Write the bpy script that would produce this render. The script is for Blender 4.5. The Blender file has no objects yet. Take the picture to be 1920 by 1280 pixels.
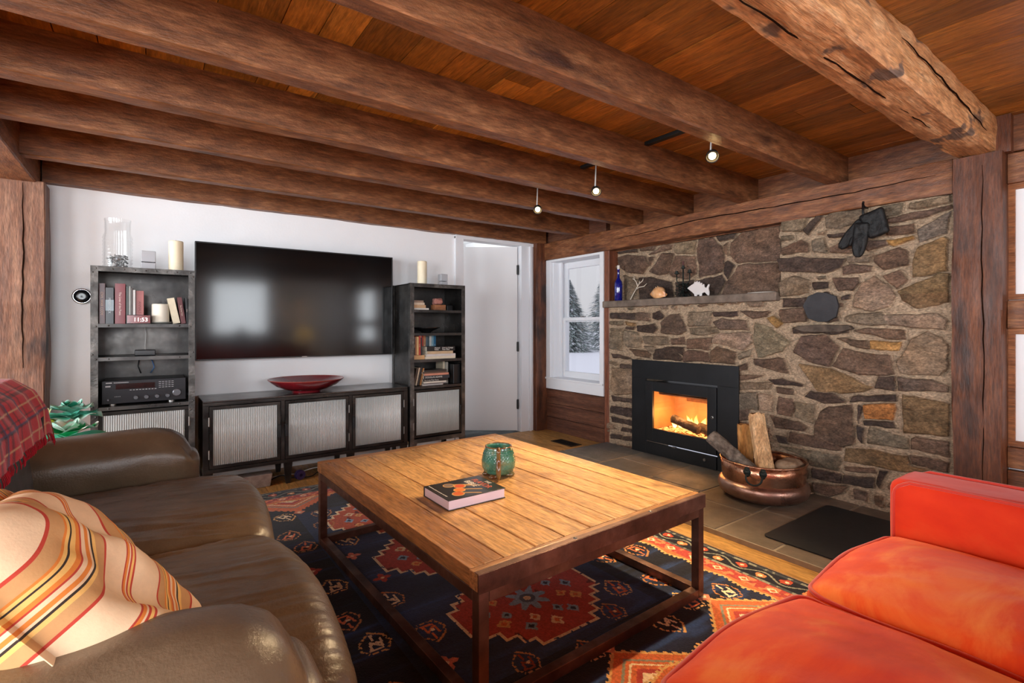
import bpy, math, random, colorsys
import numpy as np
from mathutils import Vector, Matrix
random.seed(7); RNG = np.random.RandomState(7)
sc = bpy.context.scene
COL = sc.collection
PI = math.pi

def C(r, g, b):
    f = lambda v: (v/255/12.92) if v/255 <= .04045 else ((v/255+.055)/1.055)**2.4
    return (f(r), f(g), f(b), 1.0)

# ------------------------------------------------------------------ camera
cam_d = bpy.data.cameras.new('camera'); cam = bpy.data.objects.new('camera', cam_d); COL.objects.link(cam)
cam.location = (0, 0, 1.15); cam.rotation_euler = (PI/2, 0, -math.radians(35.8))
cam_d.sensor_width = 36; cam_d.lens = 944/1920*36; cam_d.shift_y = -28/1920; cam_d.clip_start = .02; cam_d.clip_end = 300
sc.camera = cam
# ------------------------------------------------------------------ view / world / daylight
sc.view_settings.view_transform = 'Standard'; sc.view_settings.look = 'None'
sc.view_settings.gamma = 1; sc.view_settings.use_curve_mapping = False
sc.view_settings.exposure = 1.06
sc.cycles.use_denoising = True
sc.cycles.max_bounces = 8; sc.cycles.diffuse_bounces = 5; sc.cycles.glossy_bounces = 4
sc.cycles.sample_clamp_indirect = 6.0
sc.cycles.caustics_reflective = False; sc.cycles.caustics_refractive = False
w = bpy.data.worlds.new('overcast'); sc.world = w; w.use_nodes = True
nt = w.node_tree; bg = nt.nodes['Background']
tc = nt.nodes.new('ShaderNodeTexCoord'); sx = nt.nodes.new('ShaderNodeSeparateXYZ'); rp = nt.nodes.new('ShaderNodeValToRGB')
nt.links.new(tc.outputs['Generated'], sx.inputs[0]); nt.links.new(sx.outputs[2], rp.inputs[0]); nt.links.new(rp.outputs[0], bg.inputs[0])
rp.color_ramp.elements[0].position = 0.0; rp.color_ramp.elements[0].color = C(203, 202, 206)
rp.color_ramp.elements[1].position = .6; rp.color_ramp.elements[1].color = C(232, 236, 250)
bg.inputs[1].default_value = .5

def area(name, loc, rot, sx_, sy_, power, col):
    l = bpy.data.lights.new(name, 'AREA'); l.shape = 'RECTANGLE'; l.size = sx_; l.size_y = sy_; l.energy = power; l.color = col
    o = bpy.data.objects.new(name, l); COL.objects.link(o); o.location = loc; o.rotation_euler = rot
    return o
DAY = (.90, .95, 1.0)
# daylight standing in each window opening behind the camera and on the left
area('daylight_back', (1.45, -2.62, 1.52), (PI/2, 0, 0), .92, .98, 22, DAY)
area('daylight_back', (-1.1, -2.62, 1.45), (PI/2, 0, 0), 1.5, 1.2, 60, DAY)
area('daylight_left', (-3.22, 2.6, 1.4), (PI/2, 0, -PI/2), 2.2, 1.3, 90, DAY)
area('daylight_left', (-3.22, -.9, 1.4), (PI/2, 0, -PI/2), 2.2, 1.3, 80, DAY)
area('daylight_right', (3.72, -1.75, 1.45), (PI/2, 0, PI/2), .9, 1.15, 25, DAY)

# ------------------------------------------------------------------ materials
def mat(name, cols, rough=.5, metal=0., sc3=(1, 1, 1), ns=4., det=6., dist=0., bump=0., bns=None, bsc=None, attr=None, coat=0., crough=.1,
        trans=0., emis=None, estr=0., blot=None, spec=.5, rr=0., lo=.3, hi=.7, alpha=1., bdist=.02, sheen=0., ior=1.45, crack=None, fine=None):
    m = bpy.data.materials.new(name); m.use_nodes = True; t = m.node_tree; N = t.nodes; L = t.links
    b = N['Principled BSDF']; b.inputs['Roughness'].default_value = rough; b.inputs['Metallic'].default_value = metal
    b.inputs['Specular IOR Level'].default_value = spec; b.inputs['Coat Weight'].default_value = coat; b.inputs['Coat Roughness'].default_value = crough
    b.inputs['Transmission Weight'].default_value = trans; b.inputs['IOR'].default_value = ior; b.inputs['Alpha'].default_value = alpha
    b.inputs['Sheen Weight'].default_value = sheen
    if emis: b.inputs['Emission Color'].default_value = emis; b.inputs['Emission Strength'].default_value = estr
    tc = N.new('ShaderNodeTexCoord'); oi = N.new('ShaderNodeObjectInfo')
    ad = N.new('ShaderNodeVectorMath'); ad.operation = 'ADD'; mu = N.new('ShaderNodeVectorMath'); mu.operation = 'SCALE'; mu.inputs['Scale'].default_value = 31.
    cb = N.new('ShaderNodeCombineXYZ')
    for i in range(3): L.new(oi.outputs['Random'], cb.inputs[i])
    L.new(cb.outputs[0], mu.inputs[0]); L.new(tc.outputs['Object'], ad.inputs[0]); L.new(mu.outputs[0], ad.inputs[1])
    def noise(s3, s, d, di=0.):
        mp = N.new('ShaderNodeMapping'); mp.inputs['Scale'].default_value = s3; L.new(ad.outputs[0], mp.inputs[0])
        n = N.new('ShaderNodeTexNoise'); n.inputs['Scale'].default_value = s; n.inputs['Detail'].default_value = d; n.inputs['Distortion'].default_value = di
        n.inputs['Roughness'].default_value = .6
        L.new(mp.outputs[0], n.inputs['Vector']); return n.outputs['Fac']
    if len(cols) == 1 and attr is None:
        b.inputs['Base Color'].default_value = cols[0]; out = None
    else:
        f = noise(sc3, ns, det, dist); r = N.new('ShaderNodeValToRGB'); L.new(f, r.inputs[0]); cr = r.color_ramp
        cl = cols if len(cols) > 1 else [cols[0], cols[0]]
        while len(cr.elements) < len(cl): cr.elements.new(.5)
        for i, c in enumerate(cl): cr.elements[i].position = lo+(hi-lo)*i/(len(cl)-1); cr.elements[i].color = c
        out = r.outputs[0]
    if attr:
        a = N.new('ShaderNodeAttribute'); a.attribute_name = attr
        x = N.new('ShaderNodeMix'); x.data_type = 'RGBA'; x.blend_type = 'MULTIPLY'; x.inputs[0].default_value = 1.
        L.new(a.outputs['Color'], x.inputs[6]); L.new(out, x.inputs[7]); out = x.outputs[2]
    if blot:   # (colour, scale3, scale, threshold, softness)
        f = noise(blot[1], blot[2], 3.); r = N.new('ShaderNodeValToRGB'); L.new(f, r.inputs[0])
        r.color_ramp.elements[0].position = blot[3]; r.color_ramp.elements[1].position = blot[3]+blot[4]
        x = N.new('ShaderNodeMix'); x.data_type = 'RGBA'; L.new(r.outputs[0], x.inputs[0]); L.new(out, x.inputs[6]); x.inputs[7].default_value = blot[0]; out = x.outputs[2]
    if fine:   # (scale3, scale, low, high): fine grain multiplied in
        f = noise(fine[0], fine[1], 4.); mr = N.new('ShaderNodeMapRange'); mr.inputs[1].default_value = .32; mr.inputs[2].default_value = .68; mr.inputs[3].default_value = fine[2]; mr.inputs[4].default_value = fine[3]
        L.new(f, mr.inputs[0]); x = N.new('ShaderNodeMix'); x.data_type = 'RGBA'; x.blend_type = 'MULTIPLY'; x.inputs[0].default_value = 1.; L.new(out, x.inputs[6]); L.new(mr.outputs[0], x.inputs[7]); out = x.outputs[2]
    if crack:   # (scale3, scale, half width): thin dark checks along the grain
        f = noise(crack[0], crack[1], 2.); s_ = N.new('ShaderNodeMath'); s_.operation = 'SUBTRACT'; s_.inputs[1].default_value = .5; a_ = N.new('ShaderNodeMath'); a_.operation = 'ABSOLUTE'
        l_ = N.new('ShaderNodeMath'); l_.operation = 'LESS_THAN'; l_.inputs[1].default_value = crack[2]; f2 = noise((1, 1, 1), 1.7, 1.); g_ = N.new('ShaderNodeMath'); g_.operation = 'GREATER_THAN'; g_.inputs[1].default_value = .5
        m_ = N.new('ShaderNodeMath'); m_.operation = 'MULTIPLY'; L.new(f, s_.inputs[0]); L.new(s_.outputs[0], a_.inputs[0]); L.new(a_.outputs[0], l_.inputs[0]); L.new(f2, g_.inputs[0]); L.new(l_.outputs[0], m_.inputs[0]); L.new(g_.outputs[0], m_.inputs[1])
        x = N.new('ShaderNodeMix'); x.data_type = 'RGBA'; L.new(m_.outputs[0], x.inputs[0]); L.new(out, x.inputs[6]); x.inputs[7].default_value = C(34, 22, 16); out = x.outputs[2]
    if out: L.new(out, b.inputs['Base Color'])
    if rr:
        f = noise(sc3, ns*1.7, 3.); mr = N.new('ShaderNodeMapRange'); L.new(f, mr.inputs[0]); mr.inputs[1].default_value = .3; mr.inputs[2].default_value = .7
        mr.inputs[3].default_value = max(.02, rough-rr); mr.inputs[4].default_value = min(1, rough+rr); L.new(mr.outputs[0], b.inputs['Roughness'])
    if bump:
        f = noise(bsc or sc3, bns or ns*2, 5.); bp = N.new('ShaderNodeBump'); bp.inputs['Strength'].default_value = bump; bp.inputs['Distance'].default_value = bdist
        L.new(f, bp.inputs['Height']); L.new(bp.outputs[0], b.inputs['Normal'])
    return m

def pane_glass(name, tint=(1, 1, 1, 1), rough=.0):
    m = bpy.data.materials.new(name); m.use_nodes = True; t = m.node_tree; N = t.nodes; L = t.links
    N.remove(N['Principled BSDF']); tr = N.new('ShaderNodeBsdfTransparent'); tr.inputs[0].default_value = tint
    g = N.new('ShaderNodeBsdfGlossy'); g.inputs['Roughness'].default_value = rough; fr = N.new('ShaderNodeLayerWeight'); fr.inputs['Blend'].default_value = .5
    pw = N.new('ShaderNodeMath'); pw.operation = 'POWER'; pw.inputs[1].default_value = 5; L.new(fr.outputs['Facing'], pw.inputs[0])
    ml = N.new('ShaderNodeMath'); ml.operation = 'MULTIPLY_ADD'; ml.inputs[1].default_value = .95; ml.inputs[2].default_value = .03; L.new(pw.outputs[0], ml.inputs[0])
    mx = N.new('ShaderNodeMixShader'); L.new(ml.outputs[0], mx.inputs[0]); L.new(tr.outputs[0], mx.inputs[1]); L.new(g.outputs[0], mx.inputs[2])
    L.new(mx.outputs[0], N['Material Output'].inputs[0]); return m

def wood(name, a, b_, c, axis, **k):
    s = {'x': (.6, 9, 9), 'y': (9, .6, 9), 'z': (9, 9, .6)}[axis]
    d = dict(sc3=s, ns=2.2, det=8, rough=.5, bump=.35, bns=3.5, bsc=tuple(v*1.6 for v in s), rr=.12, lo=.25, hi=.75, fine=({'x': (1, 7, 7), 'y': (7, 1, 7), 'z': (7, 7, 1)}[axis], 16, .62, 1.36))
    d.update(k); return mat(name, [a, b_, c], **d)

J1, J2, J3 = C(84, 46, 24), C(122, 72, 42), C(158, 104, 68)
m_joist = wood('joist_wood', C(86, 50, 28), C(118, 73, 43), C(152, 104, 68), 'x', sc3=(2.2, 9, 9), ns=3, det=10, bsc=(9, 22, 22), bns=7, bump=.5, bdist=.006, blot=(C(64, 34, 20), (1.5, 5, 5), 1.6, .58, .16), rough=.48)
m_beam_y = wood('beam_wood_y', C(78, 44, 25), C(116, 70, 41), C(148, 100, 64), 'y', sc3=(9, 2, 9), ns=3, det=10, bsc=(22, 8, 22), bns=7, bdist=.006, blot=(C(62, 32, 20), (5, 1.2, 5), 1.5, .62, .15))
m_timber = wood('hewn_timber_wood', C(132, 84, 50), C(186, 132, 86), C(216, 172, 128), 'x', ns=3, bump=.5, sc3=(2, 7, 7), dist=.4,
                blot=(C(104, 80, 66), (4, 7, 7), 1.1, .60, .05), rough=.55)
m_post = wood('post_wood', C(54, 28, 15), C(92, 50, 28), C(126, 76, 47), 'z', sc3=(7, 7, .9), det=10, bsc=(20, 20, 4), bns=5, bdist=.006, bump=.5, blot=(C(42, 22, 14), (4, 4, 1.6), 1.3, .6, .12), rough=.5)
m_postg = wood('weathered_post_wood', C(80, 50, 38), C(118, 80, 60), C(150, 112, 88), 'z', sc3=(7, 7, .9), det=10, bsc=(20, 20, 4), bns=5, bdist=.006, bump=.5, blot=(C(48, 32, 28), (4, 4, 1.6), 1.3, .6, .12), rough=.55)
m_ceil = wood('ceiling_board_wood', (.55, .55, .55, 1), (.85, .85, .85, 1), (1.15, 1.15, 1.15, 1), 'y', attr='Col', rough=.4, bump=.2, blot=(C(56, 28, 12), (6, 1.6, 6), 1.6, .68, .08))
m_floor = wood('floor_board_wood', (.7, .68, .66, 1), (.95, .95, .95, 1), (1.15, 1.15, 1.15, 1), 'y', attr='Col', rough=.38, bump=.12, blot=(C(120, 70, 30), (7, 1.4, 7), 1.6, .7, .08))
m_panel = wood('wainscot_wood', C(64, 36, 26), C(92, 56, 40), C(112, 74, 54), 'y', rough=.5)
m_white = mat('white_wall_paint', [C(230, 231, 233), C(238, 239, 241)], rough=.6, ns=1.5, bump=.05, bns=60)
m_trimw = mat('white_trim_paint', [C(224, 226, 230)], rough=.4)
m_door = mat('white_door_paint', [C(214, 213, 214)], rough=.45)
m_black = mat('black_steel', [C(26, 26, 28), C(34, 34, 36)], rough=.5, metal=.3, ns=8)
m_ink = mat('near_black', [C(12, 12, 13)], rough=.5)
m_cab = mat('gunmetal_sheet', [C(44, 43, 43), C(66, 64, 63), C(92, 89, 86)], rough=.38, metal=.75, ns=3.5, det=7, rr=.12, bump=.08)
m_cabframe = mat('gunmetal_angle', [C(48, 46, 45), C(76, 74, 72), C(118, 114, 110)], rough=.42, metal=.7, ns=9, det=7, rr=.12, bump=.15, bns=60)
m_cabdark = mat('dark_console_steel', [C(34, 32, 31), C(50, 47, 45), C(70, 66, 62)], rough=.34, metal=.7, ns=5, rr=.1)
m_rivet = mat('rivet_steel', [C(150, 148, 145)], rough=.35, metal=.9)
m_ledge = mat('mantel_slate', [C(88, 76, 66), C(112, 98, 86), C(132, 118, 106)], rough=.75, ns=9, det=8, bump=.4, bns=30)
m_slate = mat('black_slate', [C(38, 38, 41), C(56, 55, 58)], rough=.7, ns=7, bump=.35, bns=14)
m_rust = mat('table_steel', [C(70, 50, 43), C(102, 74, 63), C(134, 103, 90)], rough=.42, metal=.6, ns=7, rr=.12, bump=.15)
m_cream = mat('cream_wax', [C(232, 218, 186), C(240, 228, 200)], rough=.5, ns=12)
m_wax = mat('white_wax', [C(228, 222, 206)], rough=.5)
m_pages = mat('book_pages', [C(214, 200, 178), C(236, 226, 206)], rough=.8, sc3=(1, 1, 60), ns=6)
m_pagesw = mat('white_book_pages', [C(222, 206, 222), C(238, 226, 238)], rough=.8, sc3=(1, 1, 90), ns=8)

# ------------------------------------------------------------------ mesh helpers
class MB:
    def __init__(s): s.v = []; s.f = []; s.c = []
    def add(s, vs, fs, col=None, M=None):
        b = len(s.v)
        s.v += [tuple(M @ Vector(p)) if M is not None else tuple(p) for p in vs]
        s.f += [tuple(i+b for i in f) for f in fs]; s.c += [col or (1, 1, 1, 1)]*len(fs); return s
    def box(s, x0, x1, y0, y1, z0, z1, col=None, M=None):
        vs = [(x, y, z) for x in (x0, x1) for y in (y0, y1) for z in (z0, z1)]
        return s.add(vs, [(0, 1, 3, 2), (4, 6, 7, 5), (0, 4, 5, 1), (2, 3, 7, 6), (0, 2, 6, 4), (1, 5, 7, 3)], col, M)
    def lathe(s, prof, n=32, cx=0, cy=0, col=None, M=None, caps=False):
        k = len(prof); vs = [(cx+r*math.cos(2*PI*i/n), cy+r*math.sin(2*PI*i/n), z) for i in range(n) for r, z in prof]; fs = []
        for i in range(n):
            j = (i+1) % n
            for q in range(k-1): fs.append((i*k+q, j*k+q, j*k+q+1, i*k+q+1))
        if caps: fs.append(tuple(i*k for i in reversed(range(n)))); fs.append(tuple(i*k+k-1 for i in range(n)))
        return s.add(vs, fs, col, M)
    def cyl(s, r, z0, z1, n=24, cx=0, cy=0, col=None, M=None, r1=None):
        return s.lathe([(r, z0), (r if r1 is None else r1, z1)], n, cx, cy, col, M, True)
    def tube(s, pts, r, n=8, col=None, closed=False):
        P = [Vector(p) for p in pts]; k = len(P); vs = []; fs = []
        R = r if isinstance(r, (list, tuple)) else [r]*k
        up = Vector((0, 0, 1)); prev = None
        for i in range(k):
            a = P[(i-1) % k] if (i or closed) else P[i]; b = P[(i+1) % k] if (i < k-1 or closed) else P[i]
            t = (b-a).normalized()
            u = (prev if prev is not None else (up if abs(t.z) < .9 else Vector((1, 0, 0)))); u = (u-t*u.dot(t))
            if u.length < 1e-6: u = t.orthogonal()
            u.normalize(); prev = u; w_ = t.cross(u)
            for j in range(n): an = 2*PI*j/n; vs.append(P[i]+(u*math.cos(an)+w_*math.sin(an))*R[i])
        for i in range(k if closed else k-1):
            for j in range(n):
                a = i*n+j; b = i*n+(j+1) % n; c = ((i+1) % k)*n
                fs.append((a, b, c+(j+1) % n, c+j))
        if not closed: fs.append(tuple(reversed(range(n)))); fs.append(tuple((k-1)*n+j for j in range(n)))
        return s.add(vs, fs, col)
    def prism(s, poly, h0, h1, ax='z', col=None, M=None):
        n = len(poly)
        f = {'z': lambda a, b, h: (a, b, h), 'x': lambda a, b, h: (h, a, b), 'y': lambda a, b, h: (a, h, b)}[ax]
        vs = [f(a, b, h0) for a, b in poly]+[f(a, b, h1) for a, b in poly]
        fs = [tuple(reversed(range(n))), tuple(range(n, 2*n))]+[(i, (i+1) % n, n+(i+1) % n, n+i) for i in range(n)]
        return s.add(vs, fs, col, M)

def obj(name, mb, m, parent=None, loc=(0, 0, 0), rot=(0, 0, 0), smooth=False, bevel=0., bseg=2, sub=0, M=None, fixn=True):
    me = bpy.data.meshes.new(name); me.from_pydata([tuple(p) for p in mb.v], [], mb.f); me.update()
    if any(c != (1, 1, 1, 1) for c in mb.c):
        ca = me.color_attributes.new('Col', 'FLOAT_COLOR', 'CORNER'); a = np.ones((len(me.loops), 4), np.float32); i = 0
        for f, c in zip(mb.f, mb.c): a[i:i+len(f)] = c; i += len(f)
        ca.data.foreach_set('color', a.ravel())
    if fixn:
        import bmesh
        bm = bmesh.new(); bm.from_mesh(me); bmesh.ops.recalc_face_normals(bm, faces=bm.faces); bm.to_mesh(me); bm.free()
    o = bpy.data.objects.new(name, me); COL.objects.link(o)
    for mm in (m if isinstance(m, (list, tuple)) else [m]): me.materials.append(mm)
    if M is not None: o.matrix_world = M
    else: o.location = loc; o.rotation_euler = rot
    if parent is not None: o.parent = parent
    if smooth:
        for p in me.polygons: p.use_smooth = True
        if smooth == 'auto':
            me.set_sharp_from_angle(angle=math.radians(24))
    if bevel:
        b = o.modifiers.new('bevel', 'BEVEL'); b.width = bevel; b.segments = bseg; b.limit_method = 'ANGLE'; b.angle_limit = math.radians(40)
        for p in me.polygons: p.use_smooth = True
        me.set_sharp_from_angle(angle=math.radians(35)) if not smooth else None
        wn = o.modifiers.new('wn', 'WEIGHTED_NORMAL'); wn.keep_sharp = False
    if sub: q = o.modifiers.new('sub', 'SUBSURF'); q.levels = sub; q.render_levels = sub
    return o

def grid_mesh(name, P, cols=None, m=None, parent=None, smooth=True, keep=None, wrap=False):
    """P: (a,b,3) vertices; cols: (a,b,3|4) per vertex or (a-1,b-1,..) per face; keep: (a-1,b-1) bool."""
    a, b = P.shape[:2]; idx = np.arange(a*b).reshape(a, b)
    q = np.stack([idx[:-1, :-1], idx[1:, :-1], idx[1:, 1:], idx[:-1, 1:]], -1)
    if keep is not None: q = q[keep]
    q = q.reshape(-1, 4); n = len(q)
    me = bpy.data.meshes.new(name); me.vertices.add(a*b); me.vertices.foreach_set('co', P.astype(np.float32).ravel())
    me.loops.add(n*4); me.loops.foreach_set('vertex_index', q.astype(np.int32).ravel())
    me.polygons.add(n); me.polygons.foreach_set('loop_start', np.arange(n, dtype=np.int32)*4)
    me.polygons.foreach_set('use_smooth', np.full(n, smooth))
    me.update(calc_edges=True)
    if cols is not None:
        cc = np.concatenate([cols[..., :3], np.ones(cols.shape[:2]+(1,))], -1).astype(np.float32)
        if cols.shape[0] == a:
            ca = me.color_attributes.new('Col', 'FLOAT_COLOR', 'POINT'); ca.data.foreach_set('color', cc.ravel())
        else:
            if keep is not None: cc = cc[keep]
            ca = me.color_attributes.new('Col', 'FLOAT_COLOR', 'CORNER'); ca.data.foreach_set('color', np.repeat(cc.reshape(-1, 4), 4, 0).ravel())
    o = bpy.data.objects.new(name, me); COL.objects.link(o)
    if m: me.materials.append(m)
    if parent is not None: o.parent = parent
    return o

def vn(x, y, seed=0):
    """smooth value noise in 2-D, 0..1"""
    tab = np.random.RandomState(seed).rand(64, 64); xi = np.floor(x).astype(int); yi = np.floor(y).astype(int)
    fx = x-xi; fy = y-yi; fx = fx*fx*(3-2*fx); fy = fy*fy*(3-2*fy)
    g = lambda i, j: tab[i % 64, j % 64]
    return (g(xi, yi)*(1-fx)+g(xi+1, yi)*fx)*(1-fy)+(g(xi, yi+1)*(1-fx)+g(xi+1, yi+1)*fx)*fy
def fbm(x, y, seed=0, o=3): return sum(vn(x*2**i, y*2**i, seed+i)/2**(i+1) for i in range(o))

def softmesh(name, half, r, n, fn, m, parent=None, loc=(0, 0, 0), rot=(0, 0, 0), M=None, cols=None):
    """rounded box surface; fn(P, U) shapes it, U in [-1,1]^3 on the cube"""
    t = np.linspace(-1, 1, n+1); A, B = np.meshgrid(t, t, indexing='ij'); one = np.ones_like(A)
    vs = []; fs = []; base = 0
    for (ax, sg) in ((0, 1), (0, -1), (1, 1), (1, -1), (2, 1), (2, -1)):
        g = [None]*3; g[ax] = one*sg; o_ = [(ax+1) % 3, (ax+2) % 3]; g[o_[0]] = A; g[o_[1]] = B
        vs.append(np.stack(g, -1).reshape(-1, 3)); idx = np.arange((n+1)**2).reshape(n+1, n+1)+base
        q = np.stack([idx[:-1, :-1], idx[1:, :-1], idx[1:, 1:], idx[:-1, 1:]], -1).reshape(-1, 4)
        if sg < 0: q = q[:, ::-1]
        fs.append(q); base += (n+1)**2
    U = np.concatenate(vs); Q = np.concatenate(fs)
    key = np.round(U*10000).astype(np.int64); _, first, inv = np.unique(key, axis=0, return_index=True, return_inverse=True)
    U = U[first]; Q = inv.ravel()[Q]; h = np.array(half)
    q = U*h; inn = np.clip(q, -(h-r), h-r); d = q-inn; ln = np.linalg.norm(d, axis=1, keepdims=True); P = inn+d/np.maximum(ln, 1e-9)*r
    if fn is not None: P = fn(P, U)
    me = bpy.data.meshes.new(name); me.from_pydata([tuple(p) for p in P], [], [tuple(int(i) for i in f) for f in Q]); me.update()
    for p in me.polygons: p.use_smooth = True
    if cols is not None:
        cc = np.ones((len(P), 4), np.float32); cc[:, :3] = cols(P, U)
        ca = me.color_attributes.new('Col', 'FLOAT_COLOR', 'POINT'); ca.data.foreach_set('color', cc.ravel())
    me.materials.append(m); o = bpy.data.objects.new(name, me); COL.objects.link(o)
    if M is not None: o.matrix_world = M
    else: o.location = loc; o.rotation_euler = rot
    if parent is not None: o.parent = parent
    return o

def tag(o, label, cat, group=None):
    o['label'] = label; o['category'] = cat
    if group: o['group'] = group
    return o
def thing(name, label, cat, loc=(0, 0, 0), rz=0, group=None):
    o = bpy.data.objects.new(name, None); COL.objects.link(o); o.location = loc; o.rotation_euler = (0, 0, rz); o.empty_display_size = .05
    return tag(o, label, cat, group)
def struct(o, label=None):
    o['kind'] = 'structure'
    if label: o['label'] = label
    return o
def text(name, s, size, m, M, parent=None, ext=.0004, sx=1., align='LEFT'):
    cu = bpy.data.curves.new(name, 'FONT'); cu.body = s; cu.size = size; cu.extrude = ext; cu.align_x = align; cu.space_line = .85
    t = bpy.data.objects.new(name, cu); COL.objects.link(t); bpy.context.view_layer.update()
    me = bpy.data.meshes.new_from_object(t.evaluated_get(bpy.context.evaluated_depsgraph_get()))
    bpy.data.objects.remove(t); me.materials.clear(); me.materials.append(m)
    o = bpy.data.objects.new(name, me); COL.objects.link(o); o.matrix_world = M @ Matrix.Diagonal((sx, 1, 1, 1))
    if parent is not None: o.parent = parent
    return o
def basis(loc, X, Y):
    X = Vector(X).normalized(); Y = Vector(Y).normalized(); Z = X.cross(Y)
    return Matrix.Translation(loc) @ Matrix((X, Y, Z)).transposed().to_4x4()

def beam(name, axis, a0, a1, c, w_, h, m, amp=.006, n=40, seed=1, wane=0., seg_=1, ch=.006):
    """timber along axis from a0 to a1; c = centre of the other two coordinates (in xyz order), w_ x h section"""
    rs = np.random.RandomState(seed); sec = []
    for sx_, sy_ in ((-1, -1), (1, -1), (1, 1), (-1, 1)):
        x = sx_*w_/2; y = sy_*h/2
        pts = [(x-sx_*ch, y), (x, y-sy_*ch)]
        if sx_*sy_ > 0: pts = pts[::-1]
        sec += pts
    full = []
    for i in range(len(sec)):
        p = sec[i]; q = sec[(i+1) % len(sec)]; k = seg_ if math.dist(p, q) > .03 else 1
        for j in range(k): full.append((p[0]+(q[0]-p[0])*j/k, p[1]+(q[1]-p[1])*j/k))
    K = len(full); mb = MB(); L = a1-a0
    tt = np.linspace(0, 1, n+1)
    offs = np.stack([vn(tt*L*3+k_*7.3, np.full(n+1, seed*3.1+k_*.9), seed)-.5+.6*(vn(tt*L*11+k_*3.3, np.full(n+1, seed+.5), seed+3)-.5) for k_ in range(K)], 1)
    vs = []
    for i in range(n+1):
        a = a0+L*tt[i]
        for k_, (u, v) in enumerate(full):
            s_ = 1+offs[i, k_]*amp*2/max(.02, math.hypot(u, v))
            uu, vv = u*s_, v*s_
            if wane and v < 0 and u > 0: uu -= wane*max(0, math.sin(a*2.3+seed)+.4*math.sin(a*9))*.5
            vs.append({'x': (a, c[0]+uu, c[1]+vv), 'y': (c[0]+uu, a, c[1]+vv), 'z': (c[0]+uu, c[1]+vv, a)}[axis])
    fs = [(i*K+k_, i*K+(k_+1) % K, (i+1)*K+(k_+1) % K, (i+1)*K+k_) for i in range(n) for k_ in range(K)]
    fs += [tuple(range(K)), tuple(n*K+k_ for k_ in reversed(range(K)))]
    mb.add(vs, fs); return obj(name, mb, m, smooth='auto')

# ================================================================== setting
CEIL = 2.25
# floor boards along y
mb = MB(); x = -3.2; k = 0
while x < 3.75:
    wd = random.choice((.2, .235, .26, .3)); x1 = min(x+wd, 3.75); y = -2.6-random.random()*1.5
    while y < 4.42:
        y1 = y+random.uniform(2.2, 3.6); t = random.uniform(.78, 1.12); r = random.random()*.10
        c = C(190, 140+r*50, 78+r*50); c = tuple(v*t for v in c[:3])+(1,)
        if y1 > -2.6: mb.box(x+.0018, x1-.0018, max(y, -2.6)+.001, min(y1, 4.42)-.001, -.03, 0, c)
        y = y1
    x = x1
struct(obj('floor', mb, m_floor), 'wide honey coloured pine floor boards')
mb = MB().box(-3.3, 3.85, -2.7, 6.2, -.12, -.034)
struct(obj('floor_base', mb, m_ink))
# ceiling boards along y
mb = MB(); x = -3.2
while x < 3.8:
    wd = random.choice((.13, .15, .17, .2)); x1 = min(x+wd, 3.8); y = -2.6-random.random()*2
    while y < 4.45:
        y1 = y+random.uniform(1.6, 3.4); t = random.uniform(.55, 1.15); r = random.random()
        c = C(166+14*r, 104+14*r, 36+10*r); c = tuple(v*t for v in c[:3])+(1,)
        if y1 > -2.6: mb.box(x+.0015, x1-.0015, max(y, -2.6), min(y1, 4.45)-.002, CEIL+random.random()*.003, CEIL+.03, c)
        y = y1
    x = x1
struct(obj('ceiling', mb, m_ceil), 'brown ceiling boards above the joists')
struct(obj('ceiling_slab', MB().box(-3.3, 3.9, -2.7, 4.6, CEIL+.032, CEIL+.12), m_ink))

def wall_boxes(mb, ax, p0, p1, a0, a1, z0, z1, holes):
    """wall slab between p0,p1 across axis ax, spanning a0..a1; holes = [(a,b,za,zb)]"""
    def put(a, b, za, zb):
        if b-a < 1e-4 or zb-za < 1e-4: return
        mb.box(p0, p1, a, b, za, zb) if ax == 'x' else mb.box(a, b, p0, p1, za, zb)
    cur = a0
    for (a, b, za, zb) in sorted(holes):
        put(cur, a, z0, z1); put(a, b, z0, za); put(a, b, zb, z1); cur = b
    put(cur, a1, z0, z1); return mb
struct(obj('wall_north', wall_boxes(MB(), 'y', 4.42, 4.52, -3.3, 3.9, 0, CEIL+.03, [(2.56, 3.31, 0, 2.04)]), m_white), 'white wall behind the television')
struct(obj('wall_south', wall_boxes(MB(), 'y', -2.7, -2.6, -3.3, 3.9, 0, CEIL+.03, [(.99, 1.91, 1.03, 2.01), (-1.85, -.35, .85, 2.05)]), m_white))
struct(obj('wall_west', wall_boxes(MB(), 'x', -3.3, -3.2, -2.7, 4.52, 0, CEIL+.03, [(1.5, 3.7, .75, 2.05), (-2., .2, .75, 2.05)]), m_white))
struct(obj('wall_east', wall_boxes(MB(), 'x', 3.7, 3.8, -2.7, .7, 0, CEIL+.03, [(-2.2, -1.3, .87, 2.03)]), m_white), 'white plaster panels right of the big post')
# board wall over and under the side window
mb = MB(); wall_boxes(mb, 'x', 3.64, 3.88, 3.47, 4.42, 0, CEIL+.03, [(3.5, 4.28, .55, 1.92)])
for z0, z1 in ((0, .15), (.152, .30), (.302, .458)): mb.box(3.615, 3.64, 3.47, 4.36, z0+.001, z1-.001)
struct(obj('wall_window_bay', mb, m_panel, bevel=.002), 'brown wainscot boards below the window')
# rims that close the joist bays over the wall beams
struct(obj('trim_1', MB().box(3.70, 3.74, -2.6, 4.4, 1.88, CEIL+.03), m_beam_y))

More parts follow.
